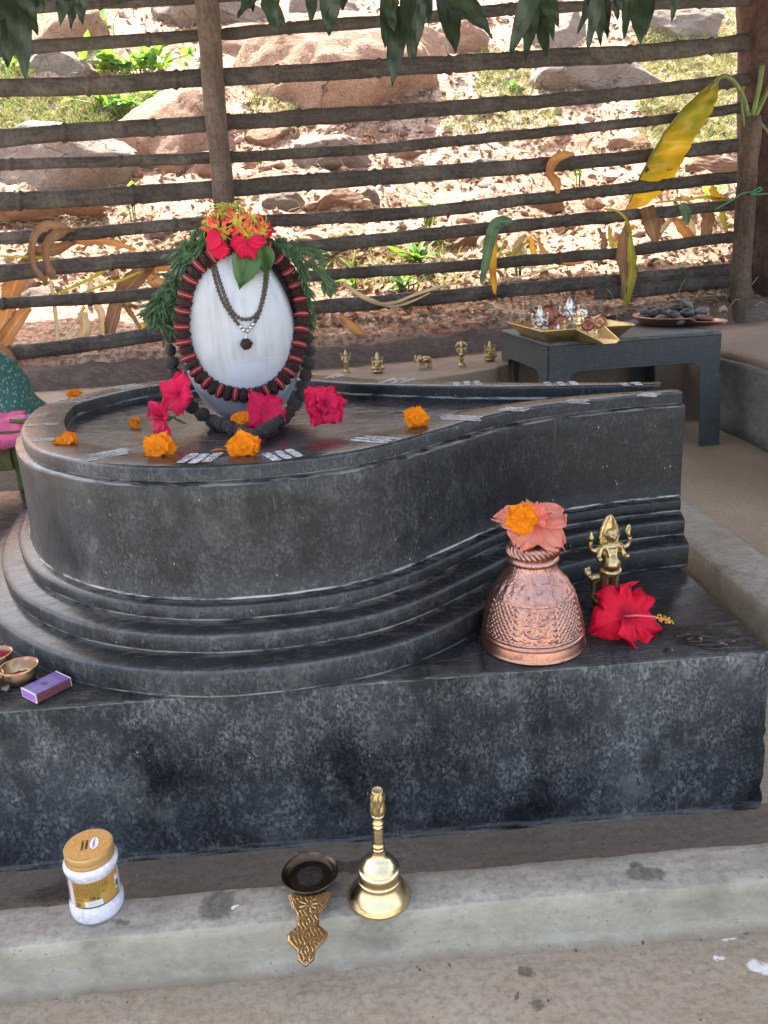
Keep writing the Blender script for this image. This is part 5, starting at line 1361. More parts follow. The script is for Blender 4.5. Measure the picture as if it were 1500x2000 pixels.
# copper tray full of dark pebbles
ct = thing('copper_tray', 'round copper tray with short spout full of dark river stones', 'tray', (0,0,0))
cc = at(1295, 632, TZ+.03); cc = Vector((1.335, 3.22, TZ)); RT = .135
P = []; 
for (f, z) in ((.0,.003),(.80,.003),(.86,.006),(.97,.030),(1.03,.034),(1.035,.031)):
    ring = []
    for k in range(61):
        a = 2*math.pi*k/60; rr_ = RT*f; w = (a-R(-60)+math.pi)%(2*math.pi)-math.pi
        ext = .075*max(0, 1-(w/R(26))**2)*f if abs(w) < R(26) else 0
        ring.append((cc.x+(rr_+ext)*math.cos(a), cc.y+(rr_+ext)*math.sin(a)*1.35, cc.z+z*(1-.35*(ext > .01))))
    P.append(ring)
MB().grid(P).build('tray_body', M['copper_flat'], ct, solid=.002)
M['pebble'] = (lambda s: s.done(s.mix(s.rnd(), (.022,.026,.027), (.16,.17,.165)), .45, 0.0, s.bump(s.noise(s.obj(), 60, 4), .3, .002)))(NM('dark_river_pebble'))
M['pebble_red'] = flat('reddish_pebble', (.22,.10,.09), .6, var=.3, sc=60)
pebs = []; r_ = random.Random(12)
for k in range(5):
    mb = MB(); mb.ell((0,0,0), (1,.72,.55), 12, 8); mb.v = [tuple(Vector(p)*(1+.16*noise.noise(Vector(p)*1.4+Vector((k*9,0,0))))) for p in mb.v]; pebs.append(mb.mesh('pebble'))
PEB = []
tries = 0
while len(PEB) < 30 and tries < 6000:
    tries += 1; a = r_.uniform(0, 6.28); q = RT*.84*math.sqrt(r_.random()); s_ = r_.uniform(.022,.036); x, y = q*math.cos(a), q*math.sin(a)
    lay = 0 if len(PEB) < 18 else 1
    if all(math.hypot(x-b[0], y-b[1]) > (s_+b[2])*.80 or b[3] != lay for b in PEB): PEB.append((x, y, s_, lay))
words = ['back','middle','front']; lr = ['left','centre-left','centre-right','right']
for k, (x, y, s_, lay) in enumerate(PEB):
    o = put(pebs[k % 5].copy() if k % 6 == 5 else pebs[k % 5], 'river_pebble', None); 
    if not o.data.materials: o.data.materials.append(M['pebble'])
    o.location = (cc.x+x, cc.y+y*1.35, cc.z+.024+lay*.022); o.scale = (s_,)*3; o.rotation_euler = (r_.uniform(-.3,.3), r_.uniform(-.3,.3), r_.uniform(0,3))
    tag(o, 'smooth dark river stone heaped in the round copper tray', 'pebble', 'river stones in the copper tray')
big_st = put(pebs[1].copy(), 'flat_stone', M['pebble']); big_st.location = (cc.x+.075, cc.y+.02, cc.z+.066); big_st.scale = (.040,.032,.030); big_st.rotation_euler = (.3,.5,.8)
tag(big_st, 'largest pale grey stone at the right of the copper tray', 'pebble')
rs = put(pebs[3].copy(), 'flat_stone', None); rs.data.materials.clear(); rs.data.materials.append(M['pebble_red']); rs.location = (cc.x+.065, cc.y-.165, cc.z+.030); rs.scale = (.036,.026,.018); rs.rotation_euler = (.1,.2,-.5)
tag(rs, 'reddish stone lying in the spout of the copper tray', 'pebble')

# ------------------------------------------------------------------ green bag, pink cloth and crate at the left edge
M['bag'] = (lambda s: s.done(s.mix(s.ramp(s.voro(s.mapv(s.obj(), scale=(1,1,.5)), 150).outputs['Distance'], [(.22,1.0),(.34,0.0)]), s.mix(s.noise(s.obj(), 12, 3), (.008,.050,.042), (.02,.11,.09)), (.14,.27,.24)), .6, 0.0, s.bump(s.noise(s.obj(), 18, 4), .5, .01)))(NM('printed_green_cloth'))
M['pinkcloth'] = flat('pink_cloth', (.58,.10,.24), .75, var=.3, sc=30, bump=.6); M['crate'] = wood_material('olive_painted_wood', (.10,.085,.03), (.16,.14,.06), (.07,.10,.03), 0)
cp = aty(10, 840, 1.95); cz = cp.z
crate = thing('low_crate', 'olive wooden crate at the left edge behind the pedestal', 'crate', (cp.x-.13, 1.95, 0))
MB().box((0,.12,cz-.012),(.34,.26,.022)).build('top_board', M['crate'], crate, smooth=False, bevel=.003)
for s_ in (-1,1): MB().box((s_*.14,.12,cz/2-.012),(.03,.20,cz-.024)).build('leg', M['crate'], crate, smooth=False, bevel=.003)
MB().box((0,.02,cz-.07),(.25,.016,.07)).build('front_board', M['crate'], crate, smooth=False, bevel=.003)
mb = MB(); P = []
for i in range(25):
    u = i/24; row = []
    for k in range(33):
        a = 2*math.pi*k/32; rr_ = (1.05-.62*u)*(1 if u < .85 else 1-3.2*(u-.85)); f = 1+.10*fbm(math.cos(a)*2, math.sin(a)*2, u*4)+.04*math.sin(a*9+u*6)*u
        row.append((.115*rr_*f*math.cos(a), .08*rr_*f*math.sin(a), u*.155+.012*math.cos(a*2)*u))
    P.append(row)
bag = mb.grid(P).build('green_bag', M['bag']); bag.location = (cp.x-.055, 2.07, cz+.012); tag(bag, 'dark green printed cloth bag at the left edge', 'bag')
mb = MB(); P = [[(lerp(-.16,.045,i/14)+.006*math.sin(j), -.05+.07*j/8 if j < 8 else -.05, cz+.004+.03*(1-abs(j-4)/5)+.010*fbm(i*.5, j*.5)) for j in range(9)] for i in range(15)]
for i, row in enumerate(P):
    x = row[0][0]; row.insert(0, (x+.004, -.062, cz-.02+.008*fbm(i*.6, 3))); row.insert(0, (x-.004+.006*fbm(i*.7,1), -.066, cz-.045+.014*fbm(i*.4, 9)))
pk = mb.grid(P).build('pink_cloth', M['pinkcloth'], None, solid=.002); pk.location = (cp.x, 2.0, 0.004); tag(pk, 'folded pink cloth hanging over the crate at the left edge', 'cloth')
stk = MB().tube([aty(20,822,1.93), aty(46,824,1.93), aty(90,822,1.9)], .006, 8).build('wooden_stick', M['crate']); tag(stk, 'thin stick poking out from the pink cloth behind the basin', 'stick')
# ------------------------------------------------------------------ fence
fence = thing('bamboo_fence', 'open fence of dark split bamboo rails across the back of the shrine', 'fence', (0,0,0))
BARS = [  # traced centre line, half thickness in photo pixels at both ends
 ([(-60,26),(60,14),(380,-4),(760,-30)], 12, 11),
 ([(-60,104),(45,94),(390,70),(560,55),(750,41),(965,21),(1080,15),(1475,2)], 13, 10),
 ([(-60,176),(0,172),(180,168),(400,152),(600,142),(750,132),(850,127),(1100,112),(1300,100),(1475,80)], 17, 16),
 ([(-60,274),(0,270),(90,263),(405,242),(600,229),(750,220),(1000,202),(1250,180),(1475,153)], 17, 12),
 ([(-60,323),(0,321),(250,315),(410,309),(600,299),(750,289),(1000,265),(1300,232),(1475,207)], 11, 9),
 ([(-60,400),(0,394),(200,385),(415,370),(600,356),(750,345),(1070,322),(1250,305),(1475,280)], 18, 12),
 ([(-60,468),(0,465),(150,457),(400,435),(600,428),(833,414),(1000,393),(1250,365),(1475,342)], 12, 11),
 ([(-60,538),(0,533),(167,517),(333,502),(617,480),(800,462),(967,445),(1207,422),(1475,396)], 15, 10),
 ([(-60,597),(0,593),(150,585),(300,573),(600,541),(700,532),(867,522),(1100,503),(1207,493),(1330,476),(1475,456)], 11, 10),
 ([(-60,704),(0,693),(133,677),(323,650),(600,603),(833,583),(1000,566),(1207,547),(1475,522)], 14, 12),
 ([(-60,784),(47,768),(190,746),(327,728)], 17, 15),
 ([(1160,571),(1250,566),(1340,556),(1475,545)], 13, 12),
]
rndb = random.Random(77)
def slat(trace, h0, h1, seed, off=0.0):
    r_ = random.Random(seed); xs = [p[0] for p in trace]; ys = [p[1] for p in trace]
    cc = []; hs = []; n = max(10, int((xs[-1]-xs[0])/4.5)); nodes = []; x = xs[0]+r_.uniform(20,120)
    while x < xs[-1]: nodes.append(x); x += r_.uniform(130,240)
    sp = catmull([(a, b, 0) for a, b in trace], 10); sx = [p.x for p in sp]; sy = [p.y for p in sp]
    mb = MB(); P = []
    for i in range(n+1):
        px = lerp(xs[0], xs[-1], i/n); py = interp(px, sx, sy)+1.6*fbm(px*.012, seed*3.1)
        nd = min([abs(px-q) for q in nodes] or [99])
        h = lerp(h0, h1, i/n)*1.1*(1+.10*fbm(px*.009, seed*7.7)+.20*max(0, 1-nd/5)-.10*max(0, 1-abs(nd-9)/5))
        o_ = off+.008*fbm(px*.006, seed*1.9)+.009*max(0, 1-nd/5)
        row = []
        for k in range(13):
            a = math.pi*2*k/12; ca, sa = math.cos(a), math.sin(a)
            dep = .017*ca if ca > 0 else .006*ca           # split culm: full at the front, flat behind
            q = fp(px, py-h*sa*(1+.05*fbm(px*.03, k)), o_+dep+.0015*fbm(px*.05, k*2.0, seed)); row.append(q)
        P.append(row)
    mb.grid(P); mb.f.append(tuple(range(12))); mb.f.append(tuple(n*13+k for k in range(11,-1,-1)))
    return mb.build('bamboo_rail', M['bamboo'], fence)
for k, (tr, a, b) in enumerate(BARS): slat(tr, a, b, k+1)
# post: rough timber standing on the ledge in front of the rails
def pole(name, trace, rads, off, mat, seed, to_ground=True, n=14, rough=.10, parent=None):
    pts = [fp(px, py, off) for px, py in trace]
    if to_ground: p = pts[-1].copy(); p.z = ledge_z(p.x, p.y)-.01; pts.append(p); rads = list(rads)+[rads[-1]]
    cc = catmull(pts, 10); rr_ = np.interp(np.linspace(0,1,len(cc)), np.linspace(0,1,len(rads)), rads)
    mb = MB(); mb.tube(cc, list(rr_), n)
    c0 = [cc[i//n] for i in range(len(cc)*n)]
    mb.v = [tuple(c0[i]+(Vector(p)-c0[i])*(1+rough*fbm(p[0]*14+seed, p[1]*14, p[2]*4)+rough*.5*fbm(p[0]*40, p[1]*40+seed, p[2]*12))) for i, p in enumerate(mb.v)]
    return mb.build(name, mat, parent)
pole('post', [(398,-60),(408,50),(416,150),(424,250),(431,320),(438,400),(446,480),(452,560)], [.047,.046,.046,.045,.044,.043,.043,.045], .055, M['post'], 3, parent=fence)
# pillar at the right edge
pl = pole('timber_pillar', [(1535,-80),(1533,150),(1531,350),(1530,590)], [.21,.21,.215,.22], -.02, M['pillar'], 8, n=22, rough=.03)
tag(pl, 'thick dark brown timber pillar at the right edge of the frame', 'pillar')
# dried banana trunk tied to the pillar
bt = thing('banana_plant', 'dry banana trunk with cut green stalks tied upright to the pillar', 'banana plant', tuple(fp(1443,612,.14)))
o0 = Vector(bt.location)
def bpart(o): o.location = -o0; return o
bpart(pole('trunk', [(1468,228),(1465,270),(1460,340),(1455,420),(1450,500),(1446,560),(1443,606)], [.040,.046,.044,.046,.048,.047,.036], .15, M['banana_trunk'], 5, parent=bt, rough=.12))
M['stalk'] = flat('green_banana_stalk', (.12,.17,.045), .5, var=.35, sc=25); M['cord'] = flat('green_nylon_cord', (.04,.22,.10), .5)
for tr, rr_ in (([(1462,236),(1457,205),(1446,178),(1432,158),(1416,149),(1404,153),(1398,163)], .010), ([(1468,232),(1475,205),(1483,170),(1489,128)], .011), ([(1474,230),(1486,205),(1500,176),(1515,150)], .011), ([(1455,250),(1450,215),(1449,190),(1452,168)], .006), ([(1478,232),(1490,246),(1502,262)], .007)):
    bpart(MB().tube(catmull([fp(px, py, .16) for px, py in tr], 5), rr_, 8).build('stalk', M['stalk'], bt))
bpart(MB().tube(catmull([fp(px, py, .20) for px, py in [(1395,410),(1428,392),(1450,378),(1470,374),(1484,366),(1486,372),(1465,380),(1500,378)]], 5), .0035, 6).build('green_cord', M['cord'], bt))

# ------------------------------------------------------------------ leaves caught in the fence
M['banana_trunk'] = M['banana_trunk']
M['dry_leaf'] = leaf_mat('dry_brown_leaf', (.20,.105,.055), (.34,.20,.115), (.12,.06,.03), .25, .7, 8, (4,30,4), uv=True)
M['dry_orange'] = leaf_mat('dry_orange_leaf', (.42,.19,.065), (.55,.29,.11), (.25,.11,.04), .35, .65, 8, (4,30,4), uv=True)
M['dry_pale'] = leaf_mat('dry_straw_leaf', (.50,.38,.22), (.62,.52,.33), (.38,.25,.12), .3, .7, 8, (4,30,4), uv=True)
M['yellow_green'] = leaf_mat('yellowing_strap_leaf', (.28,.33,.04), (.55,.42,.05), (.16,.25,.04), .35, .5, 9, (4,30,4), uv=True)
M['yellow_leaf'] = leaf_mat('golden_yellow_leaf', (.70,.36,.03), (.75,.45,.04), (.5,.20,.02), .4, .5, 9, (4,30,4), spots=(16,.66), uv=True)
M['blue_green'] = leaf_mat('drooping_green_leaf', (.10,.20,.11), (.16,.28,.15), (.07,.15,.08), .3, .5, 7, (4,30,4), uv=True)
def strap(trace, hw, off, mat, name, seed, parent=None, fold=.35, twist=0.0, L_=None, R_=None):
    """strap leaf along photo points (px, py[, off]) at the fence; hw = half widths in px"""
    offs = [p[2] if len(p) > 2 else off for p in trace]
    pts = [fp(p[0], p[1], o_) for p, o_ in zip(trace, offs)]; cc = catmull(pts, 6); m = len(cc)
    ws = np.interp(np.linspace(0,1,m), np.linspace(0,1,len(hw)), hw)
    P = []
    for i, p in enumerate(cc):
        t = (cc[min(i+1,m-1)]-cc[max(i-1,0)]).normalized(); v = TOCAM(p); s_ = t.cross(v)
        s_ = s_.normalized() if s_.length > 1e-4 else Vector((1,0,0)); n_ = s_.cross(t).normalized()
        a = twist*math.sin(i/m*5+seed)+.55*fbm(i*.18, seed*3.3); s2 = s_*math.cos(a)+n_*math.sin(a); n2 = n_*math.cos(a)-s_*math.sin(a)
        w = ws[i]*p.y/1550*1.02; row = []
        for j in range(-3, 4):
            q = j/3; row.append(p+s2*(q*w)*(1+.25*fbm(i*.5+q*2, seed))+n2*(fold*abs(q)*w+.28*w*fbm(i*.5, q*2, seed)))
        P.append(row)
    o = MB().grid(P).uvgrid(len(P), len(P[0])).build(name, mat, parent)
    return o
def strap_thing(label, trace, hw, off, mat, seed, name='hanging_leaf', **kw):
    o = strap(trace, hw, off, mat, name, seed, **kw); tag(o, label, 'leaf'); return o
# big yellow banana leaf
def banana_leaf():
    top_l = [(1398,160),(1370,182),(1335,215),(1300,258),(1275,300),(1252,342),(1238,375),(1222,411)]
    bot_r = [(1404,163),(1402,192),(1388,222),(1364,258),(1345,292),(1328,330),(1305,365),(1262,402)]
    offs = [.15,.13,.11,.09,.07,.03,-.05,-.06]; P = []
    for i in range(43):
        u = i/42*7; k = min(6, int(u)); f = u-k
        a = [lerp(top_l[k][c], top_l[k+1][c], f) for c in (0,1)]; b = [lerp(bot_r[k][c], bot_r[k+1][c], f) for c in (0,1)]; o_ = lerp(offs[k], offs[k+1], f)
        row = []
        for j in range(13):
            v = j/12; wv = 3.0*fbm(i*.35, 4.2)*(v > .9); row.append(fp(lerp(a[0],b[0],v)+wv, lerp(a[1],b[1],v)+wv, o_+.05*math.sin(v*math.pi)*.7+.006*math.sin(i*1.1+v)))
        P.append(row)
    s = NM('yellowing_banana_leaf'); g = s.gen(); x, y, z = s.sep(g)
    n = s.noise(s.obj(), 5, 4, .6); ribs = s.noise(s.mapv(s.obj(), scale=(3,3,60), rot=(0,R(38),0)), 2, 3)
    a = s.math('ADD', s.math('ADD', s.math('MULTIPLY', s.math('SUBTRACT', 1.0, z), 1.0), s.math('MULTIPLY', s.math('ADD', x, z), .32)), s.math('MULTIPLY', s.math('SUBTRACT', n, .5), .9))
    col = s.mix(s.ramp(a, [(.62,0.0),(.95,1.0)]), (.15,.24,.025), (.68,.42,.02)); col = s.mix(s.math('MULTIPLY', s.ramp(ribs, [(.45,0.0),(.6,1.0)]), .3), col, (.30,.30,.02))
    sp = s.noise(s.obj(), 13, 3, .5); col = s.mix(s.ramp(sp, [(.69,0.0),(.72,1.0)]), col, (.10,.04,.012)); col = s.mix(s.ramp(z, [(.02,.7),(.10,0.0)]), col, (.65,.32,.03))
    s.done(col, .42, 0.0, s.bump(ribs, .3, .004)); m = s.translucent(col, .4)
    o = MB().grid(P).build('banana_leaf', m); tag(o, 'large yellow-green banana leaf hanging through the rails at right', 'leaf')
    mid = [P[i][0] for i in range(0,43,3)]; MB().tube(mid, list(np.linspace(.010,.003,len(mid))), 7).build('midrib', M['yellow_green'], o)
banana_leaf()
strap_thing('green leaf tip drooping over a rail, right of centre', [(1000,430,.02),(985,432,.05),(968,440,.06),(958,462,.06),(952,495,.05),(946,525,.05),(940,556,.05)], [2,9,12,11,9,7,2], .05, M['blue_green'], 1)
strap_thing('golden dry strap hanging beside the drooping green leaf', [(966,448,.045),(966,480,.045),(962,515,.045),(965,550,.045),(967,578,.045)], [3,6,8,6,1], .045, M['yellow_leaf'], 2)
strap_thing('yellow-green strap leaf dangling above the brass tray', [(1180,408,.02),(1205,412,.05),(1224,430,.06),(1230,470,.06),(1234,510,.06),(1231,545,.06),(1222,598,.06)], [1.5,2,3,5,9,11,5], .05, M['yellow_green'], 3)
strap_thing('withered brown strap beside the yellow-green one above the tray', [(1226,432,.05),(1219,460,.05),(1214,500,.05),(1219,540,.05),(1217,585,.05)], [2,8,10,7,4], .05, M['dry_leaf'], 4)
strap_thing('curled brown leaf hooked on a rail above the green drooping leaf', [(1122,301,.03),(1100,303,.05),(1082,314,.05),(1074,338,.05),(1086,358,.05),(1090,378,.05)], [2,7,9,7,9,3], .05, M['dry_orange'], 5)
strap_thing('broad dark brown leaf hanging below the banana leaf', [(1262,404,.03),(1268,425,.03),(1276,450,.03),(1280,472,.03)], [12,15,14,6], .03, M['dry_leaf'], 6)
strap_thing('narrow green leaf hanging at a rail left of the trunk', [(1330,398,.03),(1340,415,.03),(1342,440,.03)], [6,10,2], .03, M['blue_green'], 7)
strap_thing('looped dry brown leaf over a rail at left, outer loop', [(145,452,.02),(120,441,.05),(92,441,.055),(70,456,.055),(62,490,.05),(66,520,.05),(84,545,.05),(95,556,.05)], [2,6,9,7,6,5,6,2], .05, M['dry_leaf'], 8)
strap_thing('looped dry brown leaf over a rail at left, inner loop', [(140,449,.03),(118,456,.05),(100,464,.055),(89,485,.055),(92,512,.05),(100,535,.05),(103,546,.05)], [2,9,9,7,6,9,3], .05, M['dry_leaf'], 9)
strap_thing('grey-brown strap leaning over the lowest rail at far left', [(-10,680,.03),(10,692,.05),(24,715,.05),(36,740,.05),(44,770,.05)], [10,13,11,7,5], .05, M['dry_leaf'], 10)
strap_thing('long pale grass strands bowed over the lower rail at centre', [(672,553,-.03),(700,575,.02),(740,593,.04),(780,588,.04),(817,573,.03),(870,558,.02),(905,553,-.02)], [3,4,3.5,3,3,2.5,1], .03, M['dry_pale'], 11)
strap_thing('second pale grass strand below the first at centre', [(690,565,-.03),(730,588,.03),(765,598,.04),(800,590,.04),(840,572,.02)], [2,3,3,2.5,1], .03, M['dry_pale'], 12)
strap_thing('crumpled orange dry leaf on the earth bank at centre', [(664,616,.00),(680,630,.02),(700,648,.03),(722,669,.04),(726,680,.05)], [3,8,9,5,3], .03, M['dry_orange'], 13)
# dried plants behind the fence
def dry_clump(label, straps, loc_px):
    t = thing('dried_plant', label, 'dry plant', (0,0,0), group='dried plants behind the fence')
    for k, (tr, hw, off, m) in enumerate(straps): strap(tr, hw, off, M[m], 'leaf' if max(hw) > 3.5 else 'stalk', k*1.7+loc_px, t, twist=.5)
dry_clump('dried broad-leaved plant behind the left end of the fence', [
  ([(75,490),(50,520),(28,560),(14,610),(-5,660)], [5,14,17,15,9], -.10, 'dry_orange'), ([(58,600),(38,622),(15,655),(-10,690)], [5,13,14,10], -.07, 'dry_orange'),
  ([(100,548),(107,600),(110,640),(112,672)], [3.5,3.5,4,4], -.05, 'dry_pale'), ([(165,598),(150,625),(135,650),(122,668)], [2.5,3,3,3], -.06, 'dry_pale'),
  ([(255,490),(215,520),(170,548),(108,575)], [2,3,3,2], -.04, 'yellow_green'), ([(0,500),(60,502),(115,508)], [2,3,3], -.06, 'yellow_green'),
  ([(150,470),(110,486),(70,492),(40,520)], [3,10,12,6], -.10, 'dry_leaf'), ([(265,488),(215,472),(165,470),(140,476)], [3,6,9,5], -.10, 'dry_orange')], 1)
dry_clump('dried plant with broad orange-brown leaves left of the stone', [
  ([(305,505),(275,535),(245,570),(225,610),(212,655)], [4,16,18,14,8], -.12, 'dry_leaf'), ([(285,515),(300,545),(320,560)], [4,12,8], -.12, 'dry_orange'), ([(345,505),(315,515),(285,522)], [10,13,6], -.13, 'dry_orange'),
  ([(240,595),(258,615),(275,642)], [4,5,3], -.08, 'dry_leaf'), ([(335,622),(310,628),(280,642),(268,652)], [10,14,9,4], -.10, 'yellow_leaf'), ([(180,535),(178,570),(196,610),(200,652)], [3,6,7,6], -.12, 'dry_pale'),
  ([(160,610),(166,640),(160,662)], [8,11,9], -.15, 'dry_pale'), ([(275,530),(240,545),(190,562),(140,580)], [2,2.5,2,2], -.06, 'yellow_green')], 2)
dry_clump('dried plant with drooping stalks below the rails right of centre', [
  ([(1035,470),(1020,480),(1000,500),(985,530)], [2,3,4,3], -.10, 'yellow_green'), ([(1050,465),(1062,490),(1082,508),(1105,515),(1140,512)], [2,5,6,4,2], -.10, 'dry_orange'), ([(1032,462),(1042,490),(1050,520)], [4,6,4], -.10, 'yellow_leaf'),
  ([(1015,480),(1030,500),(1040,530)], [2,3,2], -.10, 'dry_pale'), ([(1028,458),(1012,480),(1008,510)], [3,9,7], -.12, 'dry_pale'), ([(1168,445),(1180,470),(1173,500),(1170,520)], [2,5,6,2], -.02, 'dry_leaf'),
  ([(985,470),(968,520),(960,560)], [2,3,2], -.10, 'yellow_green'), ([(990,545),(1020,540),(1060,528),(1100,520)], [2,2.5,2,1], -.08, 'dry_pale')], 3)
dry_clump('dried plant with reddish blades near the trunk at right', [
  ([(1315,425),(1330,440),(1350,470),(1355,480)], [3,9,8,2], -.08, 'dry_orange'), ([(1375,400),(1380,430),(1378,470)], [5,13,6], -.10, 'dry_leaf'), ([(1400,395),(1412,425),(1420,455)], [2,5,3], -.06, 'yellow_green'),
  ([(1240,440),(1215,465),(1200,480)], [3,6,3], -.10, 'yellow_leaf'), ([(1190,440),(1192,465),(1198,490)], [2,4,3], -.10, 'yellow_green'), ([(1330,400),(1300,440),(1280,475)], [3,5,4], -.10, 'dry_pale'), ([(1285,395),(1340,390),(1380,385),(1440,395)], [1.5,2,3,3], -.05, 'yellow_green'),
  ([(1390,365),(1400,385),(1420,395)], [3,9,4], -.05, 'yellow_leaf'), ([(1340,420),(1350,445),(1352,470)], [3,8,4], -.12, 'dry_pale')], 4)

# ------------------------------------------------------------------ boulders on the hillside
def boulder_mesh(seed, flat=.7, block=.0):
    bm = bmesh.new(); bmesh.ops.create_icosphere(bm, subdivisions=5, radius=1.0)
    r_ = random.Random(seed); planes = [(Vector((r_.gauss(0,1), r_.gauss(0,1), r_.gauss(0,.8))).normalized(), r_.uniform(.58,.90)) for _ in range(16)]
    for v in bm.verts:
        p = v.co.copy()
        for n_, d_ in planes:
            k = p.dot(n_)-d_
            if k > 0: p -= n_*k*.97
        p *= 1+.07*noise.fractal(p*1.3+Vector((seed*5.0,0,0)), 1, 2, 4)+.045*noise.fractal(p*5+Vector((0,seed*3.0,0)), 1, 2, 4)
        v.co = p
    me = bpy.data.meshes.new('boulder'); bm.to_mesh(me); bm.free(); return me
ROCKS = [ # centre px, width px, height px, material, label
 (665,165,185,92,'rock_pink','largest pinkish boulder right of the fence post near the top'), (330,275,100,88,'rock_pink','rounded orange-brown boulder with cracks left of the post'),
 (110,335,150,62,'rock_grey','broad grey rock slab at the left behind the rails'), (135,80,80,40,'rock_pink','dark reddish angular rock in the upper left corner'),
 (105,130,62,30,'rock_grey','pale flat rock below the angular one at upper left'), (475,100,70,38,'rock_pink','brown rock just right of the post near the top'),
 (455,25,95,40,'rock_grey','light grey slab at the top beside the post'), (540,100,40,36,'rock_pink','small rock leaning on the largest boulder'),
 (520,268,48,22,'rock_pink','low brown rock right of the post below the largest boulder'), (645,312,85,32,'rock_grey','pale rock slab at mid height in the centre'),
 (1185,155,110,42,'rock_grey','wide pale slab in the upper right'), (1095,70,62,42,'rock_grey','grey boulder behind the hanging leaves at upper right'),
 (1330,55,90,30,'rock_grey','pale rock half under dry grass at top right'), (655,393,48,22,'rock_pink','small boulder in the soil at the centre'), (715,385,26,16,'rock_grey','small grey stone beside the centre boulder'),
 (430,330,42,28,'rock_pink','rock directly behind the lower part of the post'), (60,425,120,20,'rock_pink','flat reddish rock behind the rails at lower left'), (820,100,60,55,'rock_pink','rust-red crusted boulder near the top centre'),
 (170,705,27,20,'rock_grey','loose stone on the earth bank at the lower left'), (92,700,28,16,'rock_grey','flat loose stone at the far left of the bank'), (640,20,60,30,'rock_grey','pale boulder at the top edge near the centre'),
 (335,30,40,30,'rock_grey','small pale rock at top left of the post'), (905,90,50,40,'rock_pink','dark reddish rock in the top centre behind the hanging leaves'), (1230,280,35,14,'rock_pink','low pink stone behind the rails at right'), (1400,330,60,20,'rock_pink','low pink rock beside the banana leaf'), (560,400,40,20,'rock_grey','small pale stone right of the lily bunch'), (930,470,46,22,'rock_pink','reddish lump of earth left of the drooping green leaf'), (1060,400,50,20,'rock_pink','low reddish rock at mid right behind the rails'), (790,300,40,18,'rock_pink','small rock at the centre between the middle rails'), (960,330,44,16,'rock_grey','pale flat stone right of centre at mid height'), (320,455,40,18,'rock_grey','angular pale stone left of the lily bunch'), (70,585,40,16,'rock_grey','pale stone among the dry plants at left')]
for k, (px, py, w, h, m, lab) in enumerate(ROCKS):
    p = hit(px, py+h*.45); sc = p.y/1550
    o = put(boulder_mesh(k*1.37+2), 'boulder', M[m], smooth=True)
    o.location = p+Vector((0, w*sc*.45, h*sc*.30)); o.scale = (w*sc*1.18, w*sc*.75, h*sc*1.45); o.rotation_euler = (R(-12), R(random.Random(k).uniform(-10,10)), R(random.Random(k+9).uniform(-25,25)))
    tag(o, lab, 'rock', 'boulders on the hillside')

# ------------------------------------------------------------------ ground cover (nobody could count it)
nr = np.random.default_rng(5)
def scatter_pts(n, boxes):
    out = []
    for (x0, y0, x1, y1, wgt) in boxes:
        for _ in range(int(n*wgt)): out.append(hit(nr.uniform(x0,x1), nr.uniform(y0,y1)))
    return out
def stuff(name, mb, mat): 
    o = mb.build(name, mat, None, smooth=False); return struct(o, 'stuff')
# leaf litter
M['litter'] = (lambda s: s.done(s.mix(s.ramp(s.noise(s.co, 31, 2), [(.35,0.0),(.65,1.0)]), (.17,.09,.05), (.46,.37,.28)), .85))(NM('dry_leaf_litter'))
M['straw'] = (lambda s: s.done(s.mix(s.ramp(s.noise(s.co, 25, 2), [(.35,0.0),(.65,1.0)]), (.26,.19,.11), (.44,.37,.25)), .85))(NM('dry_straw'))
M['grass'] = (lambda s: s.translucent(s.done(s.mix(s.ramp(s.noise(s.co, 9, 3), [(.35,0.0),(.65,1.0)]), (.10,.155,.035), (.28,.27,.10)), .7) and s.bsdf.inputs['Base Color'].links[0].from_socket, .35))(NM('sparse_green_grass'))
M['gravel'] = (lambda s: s.done(s.mix(s.ramp(s.noise(s.co, 19, 2), [(.35,0.0),(.65,1.0)]), (.20,.11,.08), (.34,.25,.20)), .9, 0.0, s.bump(s.noise(s.co, 120, 3), .6, .004)))(NM('reddish_rubble'))
rp = random.Random(8)
mb = MB()
for p in scatter_pts(5200, [(0,0,1480,200,.30),(0,200,1480,420,.32),(0,420,1480,600,.32),(560,600,1430,640,.06)]):
    s_ = rp.uniform(.012,.045)*(1.4 if p.y > 6 else 1); d = Vector((rp.gauss(0,1), rp.gauss(0,1), rp.gauss(0,.35))).normalized(); u = d.orthogonal().normalized(); u.rotate(Quaternion(d, rp.uniform(0,3))); c = p+Vector((0,0,s_*.15))
    mb.add([c-d*s_, c+u*s_*.35+Vector((0,0,s_*.2)), c+d*s_, c-u*s_*.35+Vector((0,0,s_*.25))], [(0,1,2),(0,2,3)])
stuff('leaf_litter', mb, M['litter'])
mb = MB()
for p in scatter_pts(3400, [(0,0,1480,220,.30),(0,220,1480,420,.25),(0,420,1480,600,.35),(1200,20,1460,260,.10)]):
    L = rp.uniform(.03,.16); d = Vector((rp.gauss(0,1), rp.gauss(0,.7), rp.gauss(0,.35)+.1)).normalized(); a = p+Vector((0,0,.004)); b = a+d*L*.5+Vector((0,0,.015)); c = a+d*L
    mb.tube([a,b,c], [.0022,.002,.001], 3, False)
stuff('dry_straw', mb, M['straw'])
mb = MB()
